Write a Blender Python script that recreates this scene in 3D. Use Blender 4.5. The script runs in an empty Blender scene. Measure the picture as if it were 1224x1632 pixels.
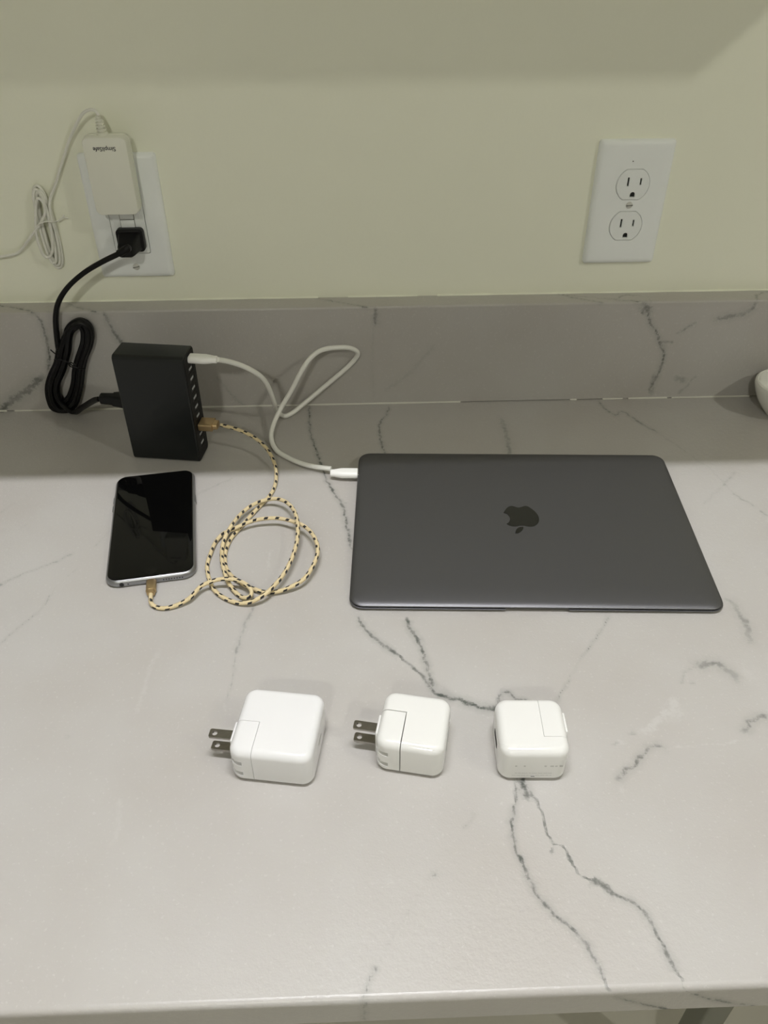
import bpy, bmesh, math, random
import numpy as np
from mathutils import Matrix, Vector

SC = bpy.context.scene
COL = SC.collection
random.seed(7)

# ------------------------------------------------------------------ camera
cam_d = bpy.data.cameras.new('camera')
cam = bpy.data.objects.new('camera', cam_d)
COL.objects.link(cam)
cam.rotation_mode = 'XYZ'
cam.location = (-0.0195, -0.7864, 0.44983)
cam.rotation_euler = (0.90657, 0.00304, -0.03411)
cam_d.sensor_fit = 'HORIZONTAL'
cam_d.sensor_width = 36.0
cam_d.lens = 36.0 * 1308.98 / 1224.0
cam_d.clip_start = 0.02
SC.camera = cam

# ------------------------------------------------------------------ world, exposure
wd = bpy.data.worlds.new('world'); SC.world = wd; wd.use_nodes = True
wd.node_tree.nodes['Background'].inputs[0].default_value = (0.9, 0.95, 1.0, 1)
wd.node_tree.nodes['Background'].inputs[1].default_value = 0.05
SC.view_settings.view_transform = 'Standard'
SC.view_settings.look = 'None'
SC.view_settings.exposure = 0.0
SC.view_settings.gamma = 1.0
SC.view_settings.use_curve_mapping = False
SC.cycles.max_bounces = 7
SC.cycles.diffuse_bounces = 5
SC.cycles.glossy_bounces = 4
SC.cycles.caustics_reflective = False
SC.cycles.caustics_refractive = False
# lamps (built below, in their own builder): (name, centre, size_x, size_y, radiance, colour)
TUBE = dict(loc=(0.0, -0.592, 1.46), size=(0.62, 0.018), power=490.0, col=(1.0, 0.995, 1.02))
SPOT = dict(loc=(1.43, -1.35, 1.5), r=0.026, power=1700.0, col=(1.0, 0.98, 0.86))
FILL_SPOT = dict(loc=(-0.35, -2.3, 1.5), r=0.085, power=245.0, col=(1.0, 0.985, 0.88))  # added fill lamp deep in the room, brightens the back wall

# ------------------------------------------------------------------ measured constants (metres)
SPL_H, SPL_T, CT_D, CT_TH = 0.1103, 0.0245, 0.612, 0.026
FLOOR_Z, CEIL_Z = -0.90, 1.52
XL, XR, YF = -1.5, 2.3, -3.2

# measured paths (metres)
VEINS=[
([(-0.0254,-0.3403,0.0000),(-0.0229,-0.3494,0.0000),(-0.0106,-0.3672,0.0000),(0.0015,-0.3794,0.0000),(0.0119,-0.3912,0.0000),(0.0208,-0.4041,0.0000),(0.0259,-0.4155,0.0000)],2.2,0.67,0),
([(0.0122,-0.3435,0.0000),(0.0125,-0.3525,0.0000),(0.0185,-0.3666,0.0000),(0.0223,-0.3835,0.0000),(0.0233,-0.3932,0.0000),(0.0253,-0.4073,0.0000),(0.0269,-0.4180,-0.0000)],2.4,0.84,0),
([(0.0269,-0.4174,0.0000),(0.0372,-0.4213,0.0000),(0.0462,-0.4246,0.0000),(0.0550,-0.4293,0.0000),(0.0652,-0.4317,0.0000),(0.0784,-0.4287,-0.0000)],3.2,0.95,0),
([(0.0678,-0.4297,0.0000),(0.0750,-0.4173,0.0000),(0.0827,-0.4236,0.0000),(0.0904,-0.4268,0.0000)],1.8,0.78,0),
([(0.1658,-0.3467,0.0000),(0.1570,-0.3613,0.0000),(0.1441,-0.3780,0.0000),(0.1355,-0.3883,0.0000)],1.2,0.62,0),
([(0.1226,-0.4078,0.0000),(0.1172,-0.4168,0.0000),(0.1060,-0.4311,0.0000)],1.2,0.56,0),
([(0.1355,-0.3883,0.0000),(0.1226,-0.4078,0.0000)],0.8,0.28,0),
([(0.0726,-0.4822,0.0000),(0.0715,-0.4932,-0.0000),(0.0680,-0.5060,0.0000),(0.0649,-0.5172,0.0000),(0.0641,-0.5302,0.0000),(0.0666,-0.5418,0.0000),(0.0701,-0.5550,0.0000),(0.0756,-0.5668,0.0000),(0.0847,-0.5773,0.0000),(0.0921,-0.5857,0.0000),(0.0955,-0.5945,0.0000),(0.0979,-0.6030,0.0000),(0.1002,-0.6113,0.0000)],2.0,0.73,0),
([(0.0765,-0.4823,0.0000),(0.0763,-0.4933,0.0000),(0.0779,-0.5017,0.0000)],3.2,0.84,0),
([(0.0804,-0.4971,0.0000),(0.0841,-0.5111,0.0000),(0.0850,-0.5223,0.0000),(0.0870,-0.5300,0.0000)],2.2,0.67,0),
([(0.0844,-0.5363,-0.0000),(0.0882,-0.5322,0.0000),(0.0931,-0.5324,0.0000),(0.0946,-0.5398,0.0000),(0.0974,-0.5491,0.0000),(0.1050,-0.5543,0.0000),(0.1107,-0.5584,0.0000),(0.1154,-0.5625,-0.0000),(0.1222,-0.5656,0.0000),(0.1275,-0.5705,0.0000),(0.1313,-0.5799,0.0000),(0.1336,-0.5907,0.0000),(0.1361,-0.6002,0.0000),(0.1392,-0.6127,0.0000)],2.0,0.67,0),
([(0.1038,-0.5553,0.0000),(0.1087,-0.5548,0.0000),(0.1126,-0.5585,-0.0000),(0.1142,-0.5634,0.0000)],4.0,0.67,0),
([(0.0357,-0.5195,0.0000),(0.0392,-0.5152,0.0000),(0.0440,-0.5097,0.0000)],1.1,0.34,0),
([(0.0151,-0.5483,0.0000),(0.0167,-0.5472,0.0000)],2.0,0.56,0),
([(-0.0254,-0.6124,0.0000),(-0.0227,-0.6053,0.0000),(-0.0180,-0.5947,0.0000)],1.6,0.62,0),
([(-0.0180,-0.5947,0.0000),(-0.0095,-0.5812,0.0000),(0.0066,-0.5586,0.0000)],0.8,0.16,0),
([(0.2158,-0.3987,0.0000),(0.2228,-0.3983,0.0000),(0.2319,-0.3974,0.0000),(0.2337,-0.4006,0.0000),(0.2372,-0.4045,0.0000),(0.2406,-0.4096,-0.0000),(0.2407,-0.4133,-0.0000)],4.5,0.47,0),
([(0.2055,-0.4151,0.0000),(0.2108,-0.4134,0.0000)],1.5,0.28,0),
([(0.1996,-0.4155,0.0000),(0.2039,-0.4083,0.0000),(0.2097,-0.4023,-0.0000),(0.2158,-0.3987,0.0000)],2.0,0.22,0),
([(0.1354,-0.4901,0.0000),(0.1412,-0.4845,0.0000),(0.1489,-0.4798,0.0000),(0.1556,-0.4729,0.0000),(0.1618,-0.4670,0.0000),(0.1676,-0.4651,0.0000),(0.1714,-0.4673,-0.0000)],2.6,0.56,0),
([(0.2282,-0.4561,0.0000),(0.2328,-0.4535,0.0000),(0.2342,-0.4497,0.0000),(0.2400,-0.4466,0.0000),(0.2493,-0.4441,0.0000)],3.0,0.56,0),
([(0.1406,-0.4630,0.0000),(0.1434,-0.4626,0.0000)],3.0,0.28,0),
([(0.1532,-0.4560,0.0000),(0.1560,-0.4556,0.0000)],3.0,0.28,0),
([(0.2690,-0.3548,0.0000),(0.2673,-0.3632,0.0000),(0.2651,-0.3715,0.0000),(0.2630,-0.3782,0.0000)],4.0,0.36,0),
([(0.2626,-0.3333,-0.0000),(0.2658,-0.3365,-0.0000),(0.2662,-0.3471,-0.0000),(0.2664,-0.3603,-0.0000),(0.2652,-0.3717,-0.0000),(0.2631,-0.3785,0.0000)],4.0,0.36,0),
([(0.3331,-0.1630,0.0000),(0.3221,-0.1749,0.0000),(0.3124,-0.1855,0.0000)],1.2,0.47,0),
([(0.3124,-0.1855,0.0000),(0.2937,-0.2038,-0.0000),(0.2865,-0.2118,0.0000)],1.2,0.28,0),
([(0.3184,-0.1953,0.0000),(0.3224,-0.2049,0.0000),(0.3305,-0.2165,-0.0000)],1.8,0.34,0),
([(0.3325,-0.2226,0.0000),(0.3365,-0.2307,0.0000)],1.6,0.34,0),
([(0.3036,-0.1446,0.0000),(0.3103,-0.1565,0.0000),(0.3133,-0.1701,0.0000),(0.3184,-0.1953,0.0000)],2.0,0.11,0),
([(-0.3193,-0.3001,0.0000),(-0.3113,-0.2951,-0.0000),(-0.3000,-0.2846,-0.0000),(-0.2875,-0.2769,0.0000),(-0.2748,-0.2687,0.0000),(-0.2626,-0.2575,0.0000)],1.5,0.47,0),
([(-0.2940,-0.3678,0.0000),(-0.2903,-0.3588,0.0000),(-0.2815,-0.3435,0.0000),(-0.2711,-0.3243,0.0000),(-0.2645,-0.2968,0.0000),(-0.2550,-0.2770,0.0000)],1.2,0.34,0),
([(-0.2465,-0.2502,0.0000),(-0.2386,-0.2279,0.0000),(-0.2326,-0.2066,0.0000)],1.2,0.17,0),
([(-0.1052,-0.3254,0.0000),(-0.1097,-0.3402,0.0000),(-0.1133,-0.3623,0.0000),(-0.1150,-0.3774,0.0000)],2.0,0.36,0),
([(-0.1150,-0.3774,0.0000),(-0.1147,-0.4004,0.0000),(-0.1168,-0.4193,-0.0000)],1.2,0.28,0),
([(-0.1783,-0.1860,-0.0000),(-0.1580,-0.1675,0.0000),(-0.1408,-0.1552,0.0000)],1.2,0.34,0),
([(-0.3044,-0.1418,0.0000),(-0.2985,-0.1327,0.0000)],1.2,0.39,0),
([(-0.3424,-0.2010,0.0000),(-0.3337,-0.1847,0.0000)],1.2,0.17,0),
([(-0.2191,-0.4436,0.0000),(-0.2184,-0.4441,0.0000)],1.2,0.67,0),
([(-0.3187,-0.2249,0.0000),(-0.3133,-0.2166,0.0000)],1.0,0.11,0),
([(-0.0745,-0.0260,0.0000),(-0.0731,-0.0622,0.0000),(-0.0707,-0.0837,0.0000),(-0.0668,-0.1004,0.0000),(-0.0628,-0.1204,0.0000),(-0.0590,-0.1398,0.0000)],2.0,0.84,0),
([(-0.0695,-0.0911,0.0000),(-0.0668,-0.1037,0.0000),(-0.0629,-0.1182,-0.0000),(-0.0597,-0.1341,-0.0000),(-0.0555,-0.1496,0.0000),(-0.0530,-0.1628,0.0000),(-0.0480,-0.1757,0.0000),(-0.0430,-0.1900,0.0000),(-0.0383,-0.2005,0.0000),(-0.0356,-0.2189,0.0000),(-0.0336,-0.2335,-0.0000),(-0.0316,-0.2476,-0.0000),(-0.0306,-0.2628,0.0000)],2.2,0.81,0),
([(-0.0383,-0.1988,0.0000),(-0.0336,-0.1969,-0.0000)],1.5,0.45,0),
([(0.0107,-0.0293,0.0000),(0.0069,-0.0475,0.0000),(0.0006,-0.0607,0.0000),(-0.0015,-0.0779,0.0000),(-0.0001,-0.0989,0.0000),(0.0031,-0.1230,0.0000),(0.0065,-0.1461,0.0000)],2.0,0.67,0),
([(0.1258,-0.0611,0.0000),(0.1265,-0.0871,0.0000),(0.1256,-0.1078,0.0000),(0.1237,-0.1277,0.0000)],4.0,0.39,0),
([(0.2341,-0.0280,0.0000),(0.2391,-0.0453,0.0000),(0.2459,-0.0583,0.0000),(0.2542,-0.0498,0.0000),(0.2651,-0.0693,0.0000),(0.2800,-0.0930,0.0000)],2.2,0.56,0),
([(0.2800,-0.0930,0.0000),(0.2919,-0.1169,0.0000),(0.3084,-0.1524,0.0000)],1.6,0.17,0),
([(0.2643,-0.0244,0.1093),(0.2705,-0.0244,0.0990),(0.2745,-0.0244,0.0886),(0.2814,-0.0244,0.0790),(0.2887,-0.0244,0.0672),(0.2950,-0.0244,0.0540),(0.2956,-0.0244,0.0385),(0.2933,-0.0244,0.0250),(0.2893,-0.0244,0.0089)],2.6,0.67,0),
([(0.2645,-0.0244,0.1053),(0.2703,-0.0244,0.1001)],9.0,0.56,0),
([(0.2889,-0.0244,0.0661),(0.3029,-0.0244,0.0658)],3.0,0.39,0),
([(0.2914,-0.0244,0.0296),(0.2910,-0.0244,0.0158),(0.2921,-0.0244,0.0053)],4.0,0.39,0),
([(0.3778,-0.0244,0.1083),(0.3735,-0.0244,0.0992),(0.3612,-0.0244,0.0943),(0.3499,-0.0244,0.0924),(0.3406,-0.0244,0.0905)],4.0,0.45,0),
([(0.3217,-0.0244,0.0877),(0.3133,-0.0244,0.0816),(0.3048,-0.0244,0.0754)],2.5,0.34,0),
([(0.3139,-0.0244,0.0245),(0.3250,-0.0244,0.0209)],6.0,0.28,0),
([(0.3360,-0.0244,0.0263),(0.3221,-0.0244,0.0058)],3.0,0.22,0),
([(-0.0028,-0.0244,0.1079),(-0.0028,-0.0244,0.0911)],3.5,0.50,0),
([(-0.0046,-0.0244,0.0911),(-0.0073,-0.0244,0.0485),(-0.0054,-0.0244,0.0085)],2.0,0.13,0),
([(0.0573,-0.0244,0.0676),(0.0302,-0.0244,0.0346),(0.0066,-0.0244,0.0164)],4.0,0.11,0),
([(-0.3347,-0.0244,0.1079),(-0.3322,-0.0244,0.1008),(-0.3317,-0.0244,0.0875),(-0.3324,-0.0244,0.0740),(-0.3342,-0.0244,0.0603),(-0.3379,-0.0244,0.0476)],2.4,0.73,0),
([(-0.4055,-0.0244,-0.0044),(-0.3914,-0.0244,0.0077),(-0.3783,-0.0244,0.0168),(-0.3688,-0.0244,0.0220),(-0.3571,-0.0244,0.0310),(-0.3467,-0.0244,0.0400)],7.0,0.62,0),
([(-0.2686,-0.0244,0.1079),(-0.2665,-0.0244,0.0995),(-0.2632,-0.0244,0.0886),(-0.2593,-0.0244,0.0800),(-0.2546,-0.0244,0.0700)],3.4,0.67,0),
([(-0.1684,-0.0244,0.0364),(-0.1491,-0.0244,0.0061),(-0.1419,-0.0244,-0.0002)],3.0,0.17,0),
([(-0.3823,-0.0041,0.1103),(-0.3746,-0.0071,0.1103),(-0.3626,-0.0103,0.1103),(-0.3482,-0.0174,0.1103),(-0.3363,-0.0244,0.1103),(-0.3321,-0.0293,0.1103)],2.0,0.83,0),
([(-0.3145,-0.0001,0.1103),(-0.2978,-0.0129,0.1103),(-0.2825,-0.0214,0.1103),(-0.2681,-0.0267,0.1103)],1.8,0.68,0),
([(-0.0628,-0.0016,0.1103),(-0.0333,-0.0154,0.1103),(-0.0154,-0.0231,0.1103),(-0.0033,-0.0273,0.1103)],2.0,0.60,0),
([(0.1810,-0.0013,0.1103),(0.2033,-0.0150,0.1103),(0.2240,-0.0251,0.1103)],2.0,0.60,0),
([(0.1866,-0.0025,0.1103),(0.2140,-0.0107,0.1103),(0.2358,-0.0163,0.1103),(0.2498,-0.0075,0.1103),(0.2669,-0.0092,0.1103)],1.8,0.52,0),
([(0.2353,-0.0186,0.1103),(0.2611,-0.0229,0.1103)],2.0,0.60,0),
([(0.3773,-0.0268,0.1103),(0.3818,-0.0129,0.1103),(0.3970,-0.0040,0.1103)],2.0,0.52,0),
([(0.1406,-0.6118,-0.0031),(0.1507,-0.6118,-0.0107),(0.1605,-0.6118,-0.0162),(0.1702,-0.6118,-0.0209),(0.1805,-0.6118,-0.0249),(0.1891,-0.6118,-0.0264)],1.8,0.90,0),
([(0.1004,-0.6118,-0.0055),(0.1050,-0.6118,-0.0066),(0.1138,-0.6118,-0.0127),(0.1254,-0.6118,-0.0191),(0.1343,-0.6118,-0.0246),(0.1428,-0.6118,-0.0273)],1.8,0.90,0),
([(-0.0247,-0.6118,0.0000),(-0.0258,-0.6118,-0.0232)],1.5,0.60,0),
([(0.1601,-0.4541,0.0000),(0.1661,-0.4522,0.0000),(0.1730,-0.4469,0.0000),(0.1792,-0.4416,0.0000),(0.1848,-0.4384,0.0000),(0.1897,-0.4317,0.0000),(0.1922,-0.4283,0.0000)],5.0,0.36,1),
([(0.1853,-0.4429,0.0000),(0.1910,-0.4363,0.0000)],10.0,0.27,1),
([(0.1442,-0.4632,0.0000),(0.1466,-0.4606,0.0000)],3.0,0.30,1),
([(0.1725,-0.4694,0.0000),(0.1814,-0.4666,0.0000),(0.1895,-0.4664,0.0000),(0.2002,-0.4663,0.0000),(0.2140,-0.4652,-0.0000),(0.2229,-0.4629,-0.0000)],2.0,0.27,1),
([(0.2454,-0.4110,0.0000),(0.2530,-0.4064,-0.0000)],12.0,0.21,1),
([(0.1363,-0.4931,0.0000),(0.1363,-0.4997,0.0000)],3.0,0.21,1),
([(-0.1709,-0.3693,0.0000),(-0.1754,-0.3925,0.0000),(-0.1754,-0.4145,0.0000),(-0.1770,-0.4275,0.0000)],3.0,0.21,1),
([(-0.1736,-0.4909,0.0000),(-0.1700,-0.5116,0.0000),(-0.1719,-0.5233,0.0000)],3.0,0.15,1),
([(-0.0980,-0.2617,0.0000),(-0.0991,-0.2810,0.0000)],2.0,0.30,1),
([(-0.1171,-0.4166,0.0000),(-0.1169,-0.4272,0.0000)],1.5,0.30,1),
([(-0.0204,-0.5512,0.0000),(-0.0066,-0.5504,0.0000),(0.0071,-0.5507,-0.0000)],1.2,0.24,1),
([(-0.0080,-0.5813,-0.0000),(-0.0035,-0.5751,0.0000)],1.6,0.30,1),
]
GOLD=[(-0.1533,-0.1174,0.0354),(-0.1366,-0.1183,0.0300),(-0.1224,-0.1197,0.0220),(-0.1105,-0.1275,0.0140),(-0.1022,-0.1440,0.0070),(-0.1001,-0.1616,0.0035),(-0.1015,-0.1768,0.0017),(-0.1068,-0.1926,0.0020),(-0.1132,-0.2044,0.0020),(-0.1200,-0.2181,0.0020),(-0.1266,-0.2329,0.0020),(-0.1323,-0.2451,0.0020),(-0.1348,-0.2571,0.0020),(-0.1351,-0.2688,0.0020),(-0.1326,-0.2829,0.0020),(-0.1269,-0.2936,0.0020),(-0.1189,-0.3022,0.0030),(-0.1131,-0.3072,0.0030),(-0.1072,-0.3104,0.0030),(-0.0988,-0.3145,0.0030),(-0.0891,-0.3145,0.0030),(-0.0787,-0.3118,0.0050),(-0.0683,-0.3065,0.0080),(-0.0613,-0.2939,0.0100),(-0.0575,-0.2794,0.0120),(-0.0583,-0.2678,0.0120),(-0.0630,-0.2543,0.0120),(-0.0704,-0.2426,0.0110),(-0.0800,-0.2350,0.0100),(-0.0927,-0.2290,0.0090),(-0.1033,-0.2287,0.0090),(-0.1139,-0.2299,0.0080),(-0.1229,-0.2338,0.0070),(-0.1308,-0.2383,0.0060),(-0.1390,-0.2411,0.0040),(-0.1448,-0.2493,0.0020),(-0.1476,-0.2671,0.0020),(-0.1483,-0.2798,0.0020),(-0.1454,-0.2935,0.0020),(-0.1415,-0.3045,0.0020),(-0.1350,-0.3141,0.0020),(-0.1253,-0.3217,0.0020),(-0.1152,-0.3262,0.0030),(-0.1063,-0.3265,0.0050),(-0.0976,-0.3226,0.0080),(-0.0903,-0.3133,0.0090),(-0.0845,-0.3033,0.0100),(-0.0800,-0.2912,0.0110),(-0.0769,-0.2787,0.0120),(-0.0750,-0.2657,0.0130),(-0.0747,-0.2523,0.0140),(-0.0759,-0.2397,0.0150),(-0.0805,-0.2213,0.0130),(-0.0886,-0.2074,0.0110),(-0.0983,-0.2006,0.0090),(-0.1093,-0.2009,0.0070),(-0.1179,-0.2070,0.0070),(-0.1258,-0.2177,0.0070),(-0.1303,-0.2315,0.0090),(-0.1342,-0.2439,0.0090),(-0.1373,-0.2537,0.0060),(-0.1375,-0.2670,0.0050),(-0.1359,-0.2786,0.0050),(-0.1325,-0.2912,0.0050),(-0.1288,-0.3022,0.0050),(-0.1241,-0.3097,0.0030),(-0.1179,-0.3170,0.0020),(-0.1126,-0.3208,0.0030),(-0.1084,-0.3207,0.0050),(-0.1079,-0.3169,0.0070),(-0.1131,-0.3102,0.0080),(-0.1206,-0.3062,0.0090),(-0.1286,-0.3055,0.0100),(-0.1368,-0.3053,0.0090),(-0.1438,-0.3078,0.0080),(-0.1485,-0.3101,0.0070),(-0.1558,-0.3213,0.0050),(-0.1644,-0.3260,0.0030),(-0.1738,-0.3287,0.0020),(-0.1811,-0.3271,0.0020),(-0.1856,-0.3236,0.0025),(-0.1869,-0.3160,0.0037),(-0.1873,-0.3134,0.0037)]
WCABLE=[(-0.1468,-0.1183,0.1044),(-0.1371,-0.1080,0.0962),(-0.1236,-0.1000,0.0853),(-0.1126,-0.0900,0.0697),(-0.1082,-0.0780,0.0493),(-0.1065,-0.0660,0.0281),(-0.1058,-0.0476,0.0060),(-0.1000,-0.0510,0.0026),(-0.0930,-0.0473,0.0032),(-0.0820,-0.0390,0.0078),(-0.0618,-0.0330,0.0226),(-0.0416,-0.0300,0.0389),(-0.0277,-0.0285,0.0515),(-0.0210,-0.0300,0.0628),(-0.0278,-0.0340,0.0705),(-0.0433,-0.0400,0.0746),(-0.0576,-0.0450,0.0746),(-0.0682,-0.0500,0.0692),(-0.0780,-0.0560,0.0573),(-0.0892,-0.0600,0.0379),(-0.1002,-0.0650,0.0215),(-0.1079,-0.0773,0.0100),(-0.1097,-0.0930,0.0045),(-0.1035,-0.1129,0.0026),(-0.0917,-0.1264,0.0026),(-0.0748,-0.1401,0.0035),(-0.0595,-0.1487,0.0055),(-0.0488,-0.1522,0.0062)]
BCORD=[(-0.2304,-0.0360,0.1763),(-0.2394,-0.0340,0.1710),(-0.2561,-0.0310,0.1629),(-0.2763,-0.0300,0.1520),(-0.2955,-0.0300,0.1375),(-0.3076,-0.0310,0.1230),(-0.3133,-0.0320,0.1087),(-0.3163,-0.0330,0.0928),(-0.3186,-0.0330,0.0759),(-0.3196,-0.0297,0.0747),(-0.3255,-0.0297,0.0593),(-0.3339,-0.0297,0.0468),(-0.3415,-0.0297,0.0315),(-0.3439,-0.0297,0.0176),(-0.3425,-0.0297,0.0055),(-0.3362,-0.0297,0.0028),(-0.3266,-0.0297,0.0028),(-0.3175,-0.0297,0.0101),(-0.3103,-0.0297,0.0243),(-0.3057,-0.0297,0.0361),(-0.3008,-0.0297,0.0509),(-0.2949,-0.0297,0.0642),(-0.2878,-0.0297,0.0762),(-0.2837,-0.0297,0.0873),(-0.2834,-0.0297,0.0965),(-0.2867,-0.0297,0.1019),(-0.2921,-0.0297,0.1040),(-0.3041,-0.0297,0.0978),(-0.3094,-0.0297,0.0885),(-0.3148,-0.0297,0.0735),(-0.3206,-0.0297,0.0595),(-0.3276,-0.0297,0.0475),(-0.3356,-0.0297,0.0335),(-0.3381,-0.0297,0.0227),(-0.3376,-0.0297,0.0126),(-0.3336,-0.0297,0.0063),(-0.3272,-0.0297,0.0080),(-0.3202,-0.0297,0.0145),(-0.3139,-0.0297,0.0263),(-0.3096,-0.0297,0.0365),(-0.3049,-0.0297,0.0510),(-0.2994,-0.0297,0.0634),(-0.2931,-0.0297,0.0743),(-0.2887,-0.0297,0.0843),(-0.2877,-0.0297,0.0921),(-0.2897,-0.0297,0.0966),(-0.2929,-0.0297,0.0981),(-0.3012,-0.0297,0.0935),(-0.3056,-0.0297,0.0859),(-0.3099,-0.0297,0.0722),(-0.3157,-0.0297,0.0597),(-0.3214,-0.0297,0.0483),(-0.3296,-0.0297,0.0355),(-0.3322,-0.0297,0.0278),(-0.3327,-0.0297,0.0197),(-0.3309,-0.0297,0.0133),(-0.3277,-0.0297,0.0141),(-0.3230,-0.0297,0.0190),(-0.3175,-0.0297,0.0282),(-0.3135,-0.0297,0.0369),(-0.3090,-0.0297,0.0511),(-0.3038,-0.0297,0.0626),(-0.2983,-0.0297,0.0724),(-0.2938,-0.0297,0.0813),(-0.2921,-0.0297,0.0877),(-0.2909,-0.0306,0.0943),(-0.2923,-0.0314,0.0989),(-0.3017,-0.0323,0.0969),(-0.3081,-0.0331,0.0901),(-0.3155,-0.0340,0.0763),(-0.3213,-0.0340,0.0617),(-0.3290,-0.0340,0.0494),(-0.3367,-0.0340,0.0349),(-0.3392,-0.0340,0.0226),(-0.3382,-0.0340,0.0116),(-0.3331,-0.0340,0.0053),(-0.3251,-0.0340,0.0074),(-0.3172,-0.0340,0.0148),(-0.3105,-0.0340,0.0277),(-0.3060,-0.0340,0.0387),(-0.3013,-0.0340,0.0532),(-0.2955,-0.0340,0.0660),(-0.2889,-0.0340,0.0774),(-0.2847,-0.0340,0.0879),(-0.2841,-0.0340,0.0963),(-0.2867,-0.0340,0.1012),(-0.2910,-0.0340,0.1028),(-0.3009,-0.0340,0.0975),(-0.3056,-0.0340,0.0891),(-0.3102,-0.0340,0.0749),(-0.3161,-0.0340,0.0619),(-0.3222,-0.0340,0.0502),(-0.3303,-0.0340,0.0370),(-0.3328,-0.0340,0.0281),(-0.3329,-0.0340,0.0193),(-0.3302,-0.0340,0.0129),(-0.3189,-0.0400,0.0064),(-0.3041,-0.0520,0.0185),(-0.2846,-0.0750,0.0382),(-0.2729,-0.0920,0.0507),(-0.2660,-0.1009,0.0564)]
BTIE=[(-0.3254,-0.0340,0.0640),(-0.3196,-0.0395,0.0675),(-0.3147,-0.0395,0.0658),(-0.3100,-0.0395,0.0632),(-0.3057,-0.0395,0.0588),(-0.3009,-0.0395,0.0566),(-0.2973,-0.0340,0.0531)]
BTIE2=[(-0.3054,-0.0390,0.0577),(-0.3086,-0.0400,0.0591),(-0.3100,-0.0400,0.0626),(-0.3072,-0.0390,0.0629),(-0.3040,-0.0390,0.0602)]
BTIE3=[(-0.3207,-0.0360,0.0701),(-0.3234,-0.0360,0.0731),(-0.3256,-0.0360,0.0761)]
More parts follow.
